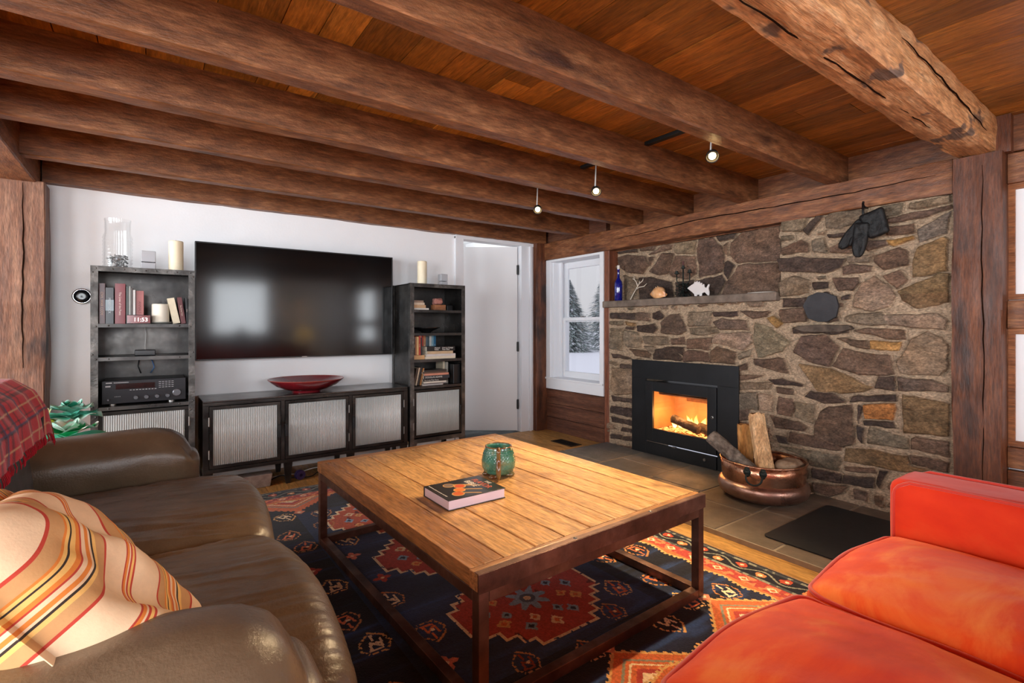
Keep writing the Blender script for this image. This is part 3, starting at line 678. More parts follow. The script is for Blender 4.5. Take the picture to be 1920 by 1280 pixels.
# ================================================================== rug
def rug():
    X0, X1, Y0, Y1, q = .06, 2.38, .80, 3.78, .0045
    nx = int((X1-X0)/q); ny = int((Y1-Y0)/q); xs = X0+(np.arange(nx)+.5)*q; ys = Y0+(np.arange(ny)+.5)*q
    X, Y = np.meshgrid(xs, ys, indexing='ij'); W = X1-X0; L = Y1-Y0; u = X-(X0+X1)/2; v = Y-(Y0+Y1)/2   # centred
    NAVY, BLUE, BLACK = C(34, 42, 68)[:3], C(56, 86, 142)[:3], C(20, 21, 30)[:3]
    RED, ORG, TAN, CRM, LB, GG = C(172, 66, 56)[:3], C(206, 108, 64)[:3], C(216, 168, 106)[:3], C(230, 208, 172)[:3], C(138, 172, 198)[:3], C(140, 140, 122)[:3]
    col = np.zeros(X.shape+(3,)); s1 = vn(Y*14, X*1.3, 3); s2 = vn(Y*60, X*6, 4)
    t = np.clip((s1-.35)*1.6, 0, 1)[..., None]; col[:] = np.array(BLACK)*(1-t)+np.array(NAVY)*t
    t = (np.clip((s2-.55)*2, 0, 1)*np.clip((s1-.3)*2, 0, 1))[..., None]*.75; col[:] = col*(1-t)+np.array(BLUE)*t
    inner = (np.abs(u) < .5) & (np.abs(v) < .95); t = (inner*(.25+.5*s1))[..., None]; col[:] = col*(1-t*.5)+np.array(BLUE)*t*.5
    def put(m, c): col[m] = c
    def stair(r, step): return np.floor(r/step)*step
    # ---- medallions with stepped outline
    def medallion(cx, cy, rx, ry, body):
        a = np.abs(X-cx); b = np.abs(Y-cy); st = .048
        A = stair(a, st)/rx; B = stair(b, st)/ry; d = A+B*.92; big = np.maximum(A*1.02, B*1.02)
        m0 = (d < 1.17) & (big < 1.0)
        A2 = stair(a+.014, st)/rx; B2 = stair(b+.014, st)/ry; m1 = (A2+B2*.92 < 1.17) & (np.maximum(A2, B2)*1.02 < 1.0)
        fr = (vn(X*70, Y*70, 8) > .2); put(m0 & fr, CRM); put(m1, body)
        if True:
            k = vn(X*28, Y*16, 12); put(m1 & (k > .84), C(108, 36, 34)[:3])
            for (ou, ov, n_, rad) in ((.70, .70, 12, .020), (.50, .5, 8, .017)):
                for i in range(n_):
                    an = 2*PI*(i+.5*(n_ == 8))/n_; px = cx+rx*ou*math.cos(an)*1.02; py = cy+ry*ov*math.sin(an)*1.02
                    dd = np.abs(X-px)+np.abs(Y-py)*.9; rr_ = rad*(1+.5*(vn(X*90, Y*90, i)-.5)); 
                    c2 = (LB, CRM, LB, TAN)[i % 4]
                    put(m1 & (dd < rr_*1.5), c2); put(m1 & (dd < rr_*.7), (NAVY, ORG)[i % 2])
            r = np.hypot(X-cx, Y-cy); an = np.arctan2(Y-cy, X-cx); rad = .072*(1+.30*np.cos(an*8))*(1+.2*(vn(X*60, Y*60, 2)-.5)); put(m1 & (r < rad), LB); put(m1 & (r < .034), C(84, 96, 116)[:3]); put(m1 & (r < .016), CRM)
    MX = (X0+X1)/2+.02
    medallion(MX+.05, 1.68, .30, .27, RED); medallion(MX-.01, 2.33, .30, .27, RED); medallion(MX-.07, 2.96, .30, .27, C(186, 84, 54)[:3])  # far medallion's red shifted to orange: its lit look put into the colour
    # ---- botehs: hexagonal dotted outline with a zigzag inside
    def seg(px, py, ax, ay, bx, by, w_):
        ex, ey = bx-ax, by-ay; t = np.clip(((px-ax)*ex+(py-ay)*ey)/(ex*ex+ey*ey+1e-9), 0, 1); return np.hypot(px-ax-ex*t, py-ay-ey*t) < w_
    def boteh(cx, cy, s, fl, c1=TAN, c2=ORG, rot=0.):
        i0, i1 = np.searchsorted(xs, [cx-s*1.6, cx+s*1.6]); j0, j1 = np.searchsorted(ys, [cy-s*1.6, cy+s*1.6])
        if i1-i0 < 3 or j1-j0 < 3: return
        S = (slice(i0, i1), slice(j0, j1)); px = (X[S]-cx)/s; py = (Y[S]-cy)/s*fl; cr, sr = math.cos(rot), math.sin(rot); px, py = px*cr-py*sr, px*sr+py*cr
        P = [(-.55, -.75), (.35, -.85), (.78, -.2), (.62, .5), (.05, 1.05), (-.7, .35), (-.82, -.3)]
        m = np.zeros(px.shape, bool)
        for k in range(7): m |= seg(px, py, *P[k], *P[(k+1) % 7], .07)
        dots = ((np.floor((px+5)*7)+np.floor((py+5)*7)) % 3 > 0); cS = col[S]
        cS[m & dots] = c1
        m = np.zeros(px.shape, bool)
        for a, b in (((-.35, -.45), (-.2, .15)), ((-.2, .15), (.25, -.4)), ((.25, -.4), (.4, .25)), ((-.45, -.5), (.2, -.55)), ((0, .3), (.05, .75))): m |= seg(px, py, *a, *b, .075)
        cS[m] = c2; cS[(np.hypot(px-.1, py+.05) < .13)] = CRM; col[S] = cS
    rs = np.random.RandomState(6)
    pts = []
    for iy, yy in enumerate(np.arange(1.22, 3.5, .245)):
        for side in (-1, 1):
            for k in range(3): pts.append((MX+side*(.38+.2*k+.04*(iy % 2)), yy+.05*((k+iy) % 2)))
    for x_, y_ in pts:
        if not (X0+.30 < x_ < X1-.33): continue
        cut = any(abs(x_-mx)/.36+abs(y_-my)/.36 < 1. for mx, my in ((MX+.05, 1.68), (MX-.01, 2.33), (MX-.07, 2.96)))
        if cut: continue
        if rs.rand() < .24:
            # small blossom
            r = np.abs(X-x_)+np.abs(Y-y_); d2 = np.minimum(np.abs(X-x_), np.abs(Y-y_)); put((r < .045) & (d2 < .014+.01*(r < .03)), (RED, C(206, 120, 96)[:3])[rs.randint(2)]); put(r < .011, CRM)
        else: boteh(x_, y_, .070, rs.choice((-1, 1)), (TAN, C(190, 128, 74)[:3])[rs.randint(2)], (CRM, ORG, C(214, 120, 76)[:3])[rs.randint(3)], rs.uniform(-.3, .3))
    for mx, my in ((MX+.02, 1.28), (MX+.27, 1.40), (MX-.2, 1.36), (MX, 2.02), (MX, 2.65)): boteh(mx, my, .06, 1, C(190, 140, 104)[:3], C(150, 70, 60)[:3])
    # ---- serrated border triangles at both ends
    for sgn in (-1, 1):
        edge = v*sgn
        hw_ = .20 if sgn < 0 else .27
        for cx in (-.47, .10, .68):
            d = np.abs(u-cx)/hw_+((L/2-.27)-edge)/(hw_*.8); sr = (np.floor(u/.014) % 2)*.06; base = (edge < L/2-.25)
            put(base & (d < 1+sr), TAN if sgn < 0 else ORG); put(base & (d < .93), ORG); put(base & (d < .68) & (d > .60), GG); put(base & (d < .5) & (d > .44), CRM); put(base & (d < .3), RED); put(base & (d < .14), CRM)
            tip = np.hypot(u-cx, (edge-(L/2-.60))*1.1); put((np.abs(u-cx)+np.abs(edge-(L/2-.29-hw_*.8)) < .036), C(206, 124, 92)[:3]); put((np.abs(u-cx)+np.abs(edge-(L/2-.29-hw_*.8)) < .014), CRM)
    # ---- borders
    e = np.minimum(np.minimum(u+W/2, W/2-u), np.minimum(v+L/2, L/2-v))*1.15; al = np.where((W/2-np.abs(u)) < (L/2-np.abs(v)), Y, X)
    zz = .035*np.abs(((al/.20) % 1)*2-1)
    put(e < .285+zz*.8+(np.floor(al/.012) % 2)*.012, (TAN)); put(e < .275+zz*.8, ORG)
    k = vn(X*55, Y*55, 21); put((e < .262) & (e > .18), RED); put((e < .262) & (e > .185) & (k > .60), C(214, 128, 86)[:3])
    dd = np.abs(((al/.13) % 1)-.5)*.13+np.abs(e-.225); put((dd < .026) & (e < .262), CRM); put(dd < .014, ORG)
    put((e < .18), GG); put((e < .18) & (k > .5), C(70, 74, 72)[:3]); put((e < .158) & (e > .048), BLACK)
    wv = .103+.030*np.sin(al*2*PI/.21); put((np.abs(e-wv) < .006) & (e < .158), GG)
    ph = (al/.105) % 2; dd = np.hypot((al % .105)-.0525, e-.103-.018*np.sign(ph-1)); lump = .027*(1+.6*(vn(X*75, Y*75, 23)-.5))
    put((dd < lump) & (ph < 1), C(176, 72, 46)[:3]); put((dd < lump*.9) & (ph >= 1), C(196, 130, 80)[:3]); put((dd < .010), CRM)
    put((e < .048), GG); put((e < .048) & (k > .48), C(58, 64, 70)[:3]); put((e < .03), C(36, 34, 40)[:3]); put((e < .012), C(150, 118, 84)[:3])
    col *= (.95+.5*vn(X/q*.9, Y/q*.9, 40))[..., None]; 
    ax_ = X0+np.arange(nx+1)*q; ay_ = Y0+np.arange(ny+1)*q; PX, PY = np.meshgrid(ax_, ay_, indexing='ij')
    Pz = .009+.0018*fbm(PX*30, PY*30, 6); P = np.stack([PX, PY, Pz], -1)
    o = grid_mesh('rug', P, col, mat('rug_wool', [(.8, .8, .8, 1), (1.15, 1.15, 1.15, 1)], attr='Col', rough=.95, ns=90, bump=.5, bns=160, bdist=.006, spec=.15, sheen=.15))
    tag(o, 'dark navy oriental rug with three red stepped medallions', 'rug')
    mb = MB().box(X0, X1, Y0, Y1, .001, .0085); obj('edge_binding', mb, mat('rug_binding', [C(52, 42, 40)], rough=.95), o)
rug()

# ================================================================== coffee table
T = thing('coffee_table', 'low square plank coffee table on a rusty steel frame', 'table', (1.315, 2.0, .011), math.radians(1.6))
hx, hy, zt = .575, .765, .429
m_top = wood('table_top_wood', (.62, .56, .50, 1), (.95, .93, .9, 1), (1.18, 1.16, 1.1, 1), 'y', attr='Col', rough=.34, bump=.3, blot=(C(126, 88, 58), (4, 2.0, 4), 1.5, .56, .2), rr=.12)
wd = (2*hx)/9
plank = MB()
for i in range(9):
    t = (1.0, .94, 1.05, .98, 1.06, .95, 1.04, .97, 1.02)[i]; c = tuple(v*t for v in C(204, 158, 104)[:3])+(1,)
    if i == 0: c = tuple(v for v in C(164, 116, 72)[:3])+(1,)
    plank.box(-hx+i*wd+.003, -hx+(i+1)*wd-.003, -hy+.052, hy-.05, zt-.052, zt-(.001 if i % 2 else 0), c)
obj('tabletop', plank, m_top, T, bevel=.002)
m_rail = wood('table_end_wood', (.62, .56, .50, 1), (.9, .88, .85, 1), (1.1, 1.1, 1.05, 1), 'x', attr='Col', rough=.4, bump=.3)
for s in (-1, 1):
    y0, y1 = (-hy+.004, -hy+.05) if s < 0 else (hy-.048, hy)
    obj('end_board', MB().box(-hx, hx, y0, y1, zt-.052, zt, C(172, 122, 76)), m_rail, T, bevel=.003)
obj('edge_band', MB().box(-hx-.001, hx+.001, -hy-.002, -hy+.004, zt-.055, zt+.001).box(-hx, hx, -hy, -hy+.022, zt, zt+.0025), m_rust, T, bevel=.001)
for x_ in (-.18, .22): obj('rivet', MB().lathe([(.007, zt+.002), (.006, zt+.005), (.001, zt+.006)], 12, x_, -hy+.011), m_rivet, T, smooth=True)
lx, ly, s_ = hx-.004, hy-.004, .036
for a in (-1, 1):
    for b in (-1, 1):
        cx, cy = a*(lx-s_/2), b*(ly-s_/2)
        obj('leg', MB().box(cx-s_/2, cx+s_/2, cy-s_/2, cy+s_/2, 0, zt-.054), m_rust, T, bevel=.002)
for z0, z1, nm in ((0, .036, 'bottom_rail'), (zt-.09, zt-.054, 'top_rail')):
    for a in (-1, 1):
        cx = a*(lx-s_/2); obj(nm, MB().box(cx-s_/2, cx+s_/2, -ly+s_+.001, ly-s_-.001, z0, z1), m_rust, T, bevel=.002)
        cy = a*(ly-s_/2); obj(nm, MB().box(-lx+s_+.001, lx-s_-.001, cy-s_/2, cy+s_/2, z0, z1), m_rust, T, bevel=.002)
TZ = zt+.011

# ---- cookbook lying on the table
BK = thing('cookbook', 'thick dark hardcover cookbook lying on the coffee table', 'book', (1.066, 1.817, TZ+.0005))
m_cover = mat('dark_book_cover', [C(30, 27, 26), C(44, 40, 38)], rough=.3, ns=5, coat=.4)
obj('cover', MB().box(-.134, .134, -.108, .108, 0, .003).box(-.134, .134, -.108, .108, .038, .041).box(-.134, .134, .104, .108, .003, .038), m_cover, BK, bevel=.001)
obj('pages', MB().box(-.130, .130, -.104, .1035, .0032, .0378), m_pagesw, BK)
art = MB()
for (x_, y_, r_, cr) in ((-.045, .055, .024, C(120, 104, 96)), (-.01, .022, .026, C(196, 78, 30)), (-.035, -.02, .025, C(214, 116, 36)), (-.062, -.058, .026, C(198, 92, 30))):
    art.cyl(r_, .0411, .0416, 26, x_, y_, C(206, 160, 100)); art.cyl(r_*.82, .0416, .0419, 26, x_, y_, cr)
    if x_ > -.1:
        art.prism([(x_+r_*.8, y_-.003), (x_+r_*.8, y_+.006), (x_+.085, y_-.035), (x_+.085, y_-.044)], .0411, .0414, 'z', C(196, 150, 92))
obj('cover_art', art, mat('printed_art', [(1, 1, 1, 1), (1, 1, 1, 1)], attr='Col', rough=.4), BK)
m_tit = mat('title_print', [C(214, 204, 190)], rough=.5); m_titr = mat('title_print_red', [C(196, 96, 76)], rough=.5)
for s, z_, x_, mm, sx_ in (('THE', .022, .108, m_tit, 1), ('FLAVOR', .040, .072, m_titr, .95), ('BIBLE', .040, .036, m_tit, .95)):
    text('title', s, z_, mm, basis(BK.location+Vector((x_, .070 if s != 'THE' else .02, .0412)), (0, -1, 0), (1, 0, 0)), None, sx=sx_).parent = BK
for o in [o for o in COL.objects if o.name.startswith('title') and o.parent == BK]: o.matrix_parent_inverse = Matrix.Translation(-Vector(BK.location))
text('subtitle', 'THE ESSENTIAL GUIDE TO CULINARY CREATIVITY', .0072, m_tit, basis(Vector((-.118, .098, .0412)), (0, -1, 0), (1, 0, 0)), BK)

# ---- fish-shaped mug
MG = thing('fish_mug', 'green glazed fish-shaped mug with scales and brown fin handle', 'mug', (1.352, 1.985, TZ+.001))
m_glz = mat('green_glaze', [C(18, 52, 44), C(38, 92, 76), C(74, 126, 104), C(140, 122, 72)], rough=.18, ns=9, det=5, coat=.6, lo=.3, hi=.75)
m_glb = mat('brown_glaze', [C(52, 30, 16), C(112, 70, 34), C(96, 112, 76)], rough=.2, ns=18, coat=.6)
nA, nZ = 120, 90; prof = [(.050, .012), (.066, .020), (.078, .045), (.081, .075), (.075, .105), (.065, .128), (.062, .140), (.060, .142), (.055, .138), (.058, .10), (.066, .06), (.05, .03), (.0, .028)]
pr = np.array(prof); tt = np.linspace(0, len(prof)-1, nZ); PR = np.stack([np.interp(tt, np.arange(len(prof)), pr[:, i]) for i in (0, 1)], 1)
an = np.linspace(0, 2*PI, nA+1); AA, TT = np.meshgrid(an, np.arange(nZ), indexing='ij'); R = PR[TT, 0]; Z = PR[TT, 1]
outer = (TT < nZ*.5) & (Z > .018) & (Z < .128)
row = np.floor(Z/.0085); ph = ((AA/(2*PI)*30+.5*(row % 2)) % 1)-.5; fz = (Z/.0085) % 1
sc_ = np.clip(1-np.hypot(ph*2, (1-fz)*1.1), 0, 1); R = R+np.where(outer, .0045*sc_-.002, 0)
g = grid_mesh('body', np.stack([R*np.cos(AA), R*np.sin(AA), Z], -1), None, m_glz, MG)
vdir = Vector((-.56, -.83, 0))
for k, a in enumerate((-2.6, -.75, .7, 2.3)):
    mb = MB().lathe([(.001, 0), (.018, .001), (.021, .008), (.014, .018), (.001, .022)], 16); o = obj('foot', mb, m_glb, MG, (.055*math.cos(a), .055*math.sin(a), 0), smooth=True); o.scale = (1.3, .8, 1)
pts = [(r*vdir.x, r*vdir.y, z) for r, z in ((.062, .138), (.085, .150), (.104, .138), (.100, .118), (.088, .108), (.090, .085), (.104, .062), (.110, .038), (.102, .016), (.085, .010), (.074, .02))]
obj('handle', MB().tube(pts, [.008, .011, .011, .009, .010, .012, .013, .012, .010, .008, .006], 10), m_glb, MG, smooth=True, sub=1)
obj('rim', MB().lathe([(.061+.0035*math.cos(t), .141+.003*math.sin(t)) for t in [i*PI/5 for i in range(11)]], 40), m_glb, MG, smooth=True)

# ================================================================== brown leather sofa
m_lea = mat('brown_leather', [C(82, 67, 52), C(100, 83, 65), C(120, 101, 80)], rough=.25, ns=3, bump=.35, bns=160, bsc=(1, 1, 1), bdist=.004, rr=.015, coat=.25, crough=.3, spec=.6)
m_leag = mat('grey_brown_leather', [C(64, 62, 60), C(80, 77, 74)], rough=.4, ns=3, bump=.3, bns=160, bsc=(1, 1, 1), bdist=.004)
m_pipe = mat('dark_leather_piping', [C(34, 28, 24)], rough=.45)
SO = thing('leather_sofa', 'brown leather sofa with rolled arms on the left', 'sofa', (-.2, 1.79, 0))
SX, SY = -.2, 1.79
obj('base', MB().box(-.60, .40, -1.02, 1.02, .06, .27), m_lea, SO, bevel=.03, bseg=4)
for a in (-.55, .35):
    for b in (-.98, .98): obj('foot', MB().lathe([(.02, .0125 if a > 0 else 0), (.028, .06)], 16, a, b, caps=True), m_ink, SO)
def wrk(x, y, seed, fx=2.2, fy=22.):
    n = fbm(x*fx+y*3, y*fy+1.5*np.sin(x*5), seed, 2)/.75; return (1-np.abs(2*n-1))**2-.5
def seat(yc, hw, seed):
    def fn(P, U):
        x, y, z = P.T; top = np.clip(U[:, 2], 0, 1); e = (1-U[:, 0]**4)*(1-U[:, 1]**4)
        z = z+.055*(1-U[:, 1]**2)*(1-.35*(U[:, 0]-.2)**2)*(U[:, 2] > -.2)
        edge = np.exp(-((1-np.abs(U[:, 1]))/.32)**2)+.55*np.exp(-((1-U[:, 0])/.35)**2)+.35
        front = np.clip((U[:, 0]-.55)/.45, 0, 1)
        wv = wrk(x+.35*np.abs(y), y, seed)*.013*edge*top+wrk(x*1.2, y, seed+5, 5, 46)*.0065*edge
        wv = wv*(1-.8*front); z = z+wv+(fbm(x*4, y*4, seed+2)-.45)*.010
        x = x+.03*np.cos(U[:, 1]*PI/2)*(U[:, 0] > .3)*np.clip(U[:, 0], 0, 1)+wv*.15*front
        return np.stack([x, y, z], 1)
    o = softmesh('seat_cushion', (.335, hw, .125), .075, 110, fn, m_lea, SO, (.205, yc, .355))
    pts = []
    for i in range(41):
        y_ = -hw+.05+(2*hw-.1)*i/40; uy = y_/hw; pts.append((.335+.03*math.cos(uy*PI/2)+.004, y_, -.055+.012*math.sin(i*.9)))
    obj('piping', MB().tube(pts, .006, 8), m_pipe, o, smooth=True)
seat(-.405, .43, 3); seat(.42, .415, 8)
def arm(yc, sgn, seed):
    def fn(P, U):
        x, y, z = P.T; f = np.clip((U[:, 0]-.45)/.55, 0, 1)
        z = z-.02*(1-U[:, 0])*.5-.085*f**2.2*np.clip(U[:, 2], 0, 1); y = y*(1-.05*f)
        up = np.clip(U[:, 2], 0, 1); y = y+sgn*0.012*up
        rol = .03*np.exp(-((z-.17)/.10)**2)*np.sign(y); y = y+rol
        sm = .004*np.exp(-((U[:, 0]-.80)/.02)**2)+.003*np.exp(-((U[:, 0]-.93)/.015)**2)
        n = np.sqrt(y*y+(z-.15)**2)+1e-6; y = y-sm*y/n; z = z-sm*np.abs(z-.15)/n*(U[:, 2] > 0)
        w_ = (fbm(x*9, z*16+y*10, seed)-.45)*.006; w2 = (fbm(x*50, z*8+y*8, seed+4, 2)-.4)*.006*np.exp(-((U[:, 0]-.9)/.13)**2)
        return np.stack([x, y+w_+w2, z+w_+w2], 1)
    o = softmesh('arm', (.42, .115, .30), .105, 56, fn, m_lea, SO, (-.03+(.035 if sgn < 0 else 0), yc, .44 if sgn < 0 else .402))
    return o
arm(-.93, -1, 5); arm(.965, 1, 9)
def back(yc, hw, seed):
    def fn(P, U):
        x, y, z = P.T; x = x-.26*(z+.25)*.5+.045*(1-U[:, 1]**2)*(1-U[:, 2]**2)*(U[:, 0] > 0)+(fbm(y*16, z*5, seed, 2)-.4)*.012
        return np.stack([x, y, z], 1)
    softmesh('back_cushion', (.10, hw, .25), .085, 40, fn, m_leag, SO, (-.24, yc, .66))
back(-.405, .425, 2); back(.42, .41, 7)
obj('back_frame', MB().box(-.60, -.37, -1.0, 1.03, .27, .82), m_lea, SO, bevel=.05, bseg=4)

# striped pillow, leaning on the back
def pillow():
    nrm = Vector((.80, .05, .62)).normalized(); up = Vector((-.52, .16, .80)); up = (up-nrm*up.dot(nrm)).normalized(); rt = up.cross(nrm); rt = -rt if rt.y < 0 else rt
    M = Matrix((rt, up, rt.cross(up))).transposed().to_4x4(); M.translation = Vector((-.085, 1.06, .70))
    def shape(P, U):
        x, y, z = P.T; f = np.clip(1-np.abs(U[:, 0])**3.2, 0, 1)*np.clip(1-np.abs(U[:, 1])**3.2, 0, 1)
        zz = z*(.03+.97*f**.5); pin = 1-.07*(1-np.abs(U[:, 1])**2)*np.abs(U[:, 0])**2; x = x*(1-.06*(1-np.abs(U[:, 1])**1.5)*np.abs(U[:, 0])); y = y*(1-.06*(1-np.abs(U[:, 0])**1.5)*np.abs(U[:, 1]))
        zz = zz+(fbm(x*9+y*5, y*9-x*4, 6)-.45)*.035*f**.3+.012*np.sin((x*1.2+y)*26+3*fbm(x*5, y*5, 3))*np.clip(f, 0, 1)
        return np.stack([x, y, zz], 1)
    def cols(P, U):
        x, y, z = P.T; a_ = np.clip(x+.27, 0, 9); b_ = np.clip(.26-y, 0, 9); s = (a_**2.6+b_**2.6)**(1/2.6)+.035*(fbm(x*5, y*5, 9)-.4)+.012*np.sin(a_*19+b_*9); return np.repeat(s[:, None], 3, 1)
    m = mat('striped_cotton', [(.95, .95, .95, 1), (1.03, 1.03, 1.03, 1)], attr='Col', rough=.85, ns=60, bump=.2, bns=220, bdist=.003)
    nt_ = m.node_tree; N_ = nt_.nodes; at = [n for n in N_ if n.type == 'ATTRIBUTE'][0]; mixn = at.outputs['Color'].links[0].to_socket
    mm_ = N_.new('ShaderNodeMath'); mm_.operation = 'MULTIPLY_ADD'; mm_.inputs[1].default_value = 1/.225; mm_.inputs[2].default_value = .42; fr_ = N_.new('ShaderNodeMath'); fr_.operation = 'FRACT'
    rp_ = N_.new('ShaderNodeValToRGB'); rp_.color_ramp.interpolation = 'CONSTANT'; CRM_, TANC, REDC, ORC, BLK, YEL = C(236, 204, 166), C(202, 154, 102), C(190, 66, 50), C(224, 132, 56), C(54, 42, 36), C(238, 190, 110)
    st = [(0, CRM_), (.10, REDC), (.118, TANC), (.20, ORC), (.215, YEL), (.235, BLK), (.25, YEL), (.28, ORC), (.305, REDC), (.32, CRM_), (.345, ORC), (.375, CRM_), (.39, BLK), (.405, YEL), (.43, TANC), (.51, REDC), (.528, CRM_), (.74, REDC), (.752, ORC), (.77, CRM_), (.785, REDC), (.80, YEL), (.82, REDC), (.835, CRM_)]
    cr_ = rp_.color_ramp
    while len(cr_.elements) < len(st): cr_.elements.new(.5)
    for e_, (p_, c_) in zip(cr_.elements, st): e_.position = p_; e_.color = c_
    nt_.links.new(at.outputs['Fac'], mm_.inputs[0]); nt_.links.new(mm_.outputs[0], fr_.inputs[0]); nt_.links.new(fr_.outputs[0], rp_.inputs[0]); nt_.links.new(rp_.outputs[0], mixn)
    o = softmesh('striped_pillow', (.245, .245, .085), .07, 110, shape, m, None, M=M, cols=cols)
    tag(o, 'cream pillow with orange, tan and red stripes on the leather sofa', 'pillow')
pillow()

# plaid throw over the sofa back
def throw():
    na, nb = 150, 130; a = np.linspace(0, 1, na); b = np.linspace(0, 1, nb); A, B = np.meshgrid(a, b, indexing='ij')
    Y = 1.50+.99*A; path = np.array([(-.305, .775), (-.315, .85), (-.35, .915), (-.40, .957), (-.50, .965), (-.62, .955), (-.70, .91), (-.845, .84), (-.85, .60)]); sl = np.linspace(0, 1, len(path)); 
    Xp = np.interp(B, sl, path[:, 0]); Zp = np.interp(B, sl, path[:, 1]); 
    fold = .02*np.sin(A*34+2*np.sin(B*3))*(1-B*.5)*.5+.012*(fbm(A*7, B*7, 4)-.4)
    Xp = Xp+fold*.7+.015; Zp = Zp+fold*.4+.01-.035*np.clip((A-.93)/.07, 0, 1); Y = Y+.03*np.sin(B*5)-.10*B*A
    Zp -= .05*(1-np.clip(B/.15, 0, 1))*np.clip(A-.6, 0, 1)
    k1 = (A*.99/.16+.1) % 1; k2 = (B*1.05/.16+.35) % 1; col = np.zeros(A.shape+(3,)); col[:] = C(200, 20, 38)[:3]
    dk = lambda k: ((k > .12) & (k < .24)) | ((k > .34) & (k < .40)); m1, m2 = dk(k1), dk(k2); D = np.array(C(36, 16, 26)[:3]); 
    col[m1 ^ m2] = C(128, 14, 30)[:3]; col[m1 & m2] = D
    yl = lambda k: (k > .70) & (k < .725); col[yl(k1) | yl(k2)] = C(214, 168, 120)[:3]; wt = lambda k: (k > .205) & (k < .22); col[wt(k1) | wt(k2)] = C(60, 60, 100)[:3]
    P = np.stack([Xp, Y, Zp], -1)
    o = grid_mesh('plaid_throw', P, col, mat('plaid_wool', [(.85, .85, .85, 1), (1.1, 1.1, 1.1, 1)], attr='Col', rough=.95, ns=120, bump=.4, bns=260, bdist=.004, sheen=.3))
    s_ = o.modifiers.new('thick', 'SOLIDIFY'); s_.thickness = .006; tag(o, 'red and black plaid wool throw over the leather sofa back', 'blanket')
    fr = MB(); rs = np.random.RandomState(3)
    for i in range(150):
        aa = rs.rand(); y = 1.5+.99*aa; j = int(aa*(na-1)); p = Vector(P[j, 0]); fr.tube([p+Vector((0, 0, .003)), p+Vector((.004, rs.uniform(-.006, .006), -.012)), p+Vector((.003, rs.uniform(-.01, .01), -.026))], .0012, 4, C(170, 24, 40))
    for i in range(120):
        j = rs.randint(0, int(nb*.45)); p = Vector(P[-1, j]); fr.tube([p+Vector((0, -.003, 0)), p+Vector((.003, .012, -.004)), p+Vector((.004, .024, -.012))], .0012, 4, C(170, 24, 40))
    q = obj('fringe', fr, mat('fringe_wool', [(1, 1, 1, 1), (1, 1, 1, 1)], attr='Col', rough=.95), o, fixn=False); q['kind'] = 'stuff'
    obj('care_label', MB().box(-.292, -.290, 2.28, 2.32, .79, .845), mat('dark_label', [C(24, 34, 30)], rough=.7), o)
throw()

# ================================================================== orange sofa
m_vel = mat('orange_velvet', [C(206, 46, 16), C(230, 80, 24), C(246, 146, 68)], rough=.75, ns=2.6, det=7, dist=.6, sc3=(1, 1.6, 1), bump=.15, bns=9, sheen=.15, spec=.2, lo=.32, hi=.72)
m_velshade = mat('shaded_orange_velvet', [C(202, 38, 18), C(220, 60, 24), C(238, 104, 48)], rough=.75, ns=1.7, det=6, dist=.5, bump=.12, bns=9, sheen=.15, spec=.2)  # same velvet as the seats, reddened: the arms' shade put into the colour
m_velr = mat('red_velvet_piping', [C(196, 48, 26)], rough=.7, sheen=.4)
OS = thing('orange_sofa', 'orange velvet sofa with piped cushions at the right', 'sofa', (1.4, .14, 0))
m_vel0 = m_vel
def vseat(xc, hw, seed, dz=0.):
    hd = .375
    def fn(P, U):
        x, y, z = P.T; z = z+.055*(1-U[:, 0]**2)*(1-U[:, 1]**2*.8)*np.sign(U[:, 2])*(np.abs(U[:, 2]) > .5)*(U[:, 2] > 0)
        top = np.clip(U[:, 2], 0, 1); dent = (fbm(x*4, y*4, seed)-.45)*.026+.010*(fbm(x*20+y*9, y*5, seed+3, 2)-.4)*np.clip(1.2-fbm(x*3, y*3, seed+9), 0, 1)
        z = z+dent*top; y = y+.02*(1-U[:, 0]**2)*(U[:, 1] > .5); return np.stack([x, y, z], 1)
    o = softmesh('seat_cushion', (hw, hd, .075), .05, 80, fn, m_vel0, OS, (xc-1.4, .105+dz, .405))
    hh = hw-.003; r = .045; k = []
    for (cx, cy, a0) in ((hh-r, hd-r, 0), (-hh+r, hd-r, PI/2), (-hh+r, -hd+r, PI), (hh-r, -hd+r, 1.5*PI)):
        for i in range(7): a = a0+i*PI/12; k.append((cx+r*math.cos(a), cy+r*math.sin(a)))
    dense = []
    for i in range(len(k)):
        p, q_ = k[i], k[(i+1) % len(k)]; n_ = max(1, int(math.dist(p, q_)/.03))
        for j in range(n_): dense.append((p[0]+(q_[0]-p[0])*j/n_, p[1]+(q_[1]-p[1])*j/n_))
    for zz, off in ((.058, -.008), (-.055, -.004)):
        pts = [(x*(1+off/hw), (y+.02*(1-(x/hw)**2)*(1 if y > hd*.5 else 0))*(1+off/hd), zz+(.012*(1-(x/hw)**2) if zz > 0 else 0)+.003*math.sin(i*.55)) for i, (x, y) in enumerate(dense)]
        obj('piping', MB().tube(pts, .0055, 8, closed=True), m_velr, o, smooth=True)
vseat(1.668, .302, 3); vseat(1.062, .300, 8); vseat(.456, .300, 12)
obj('base', MB().box(-1.46, .78, -.42, .42, .08, .33), m_vel, OS, bevel=.02, bseg=3)
for a in (-1.4, .70):
    for b in (-.38, .38): obj('leg', MB().box(a-.025, a+.025, b-.025, b+.025, 0, .08), m_ink, OS, bevel=.003)
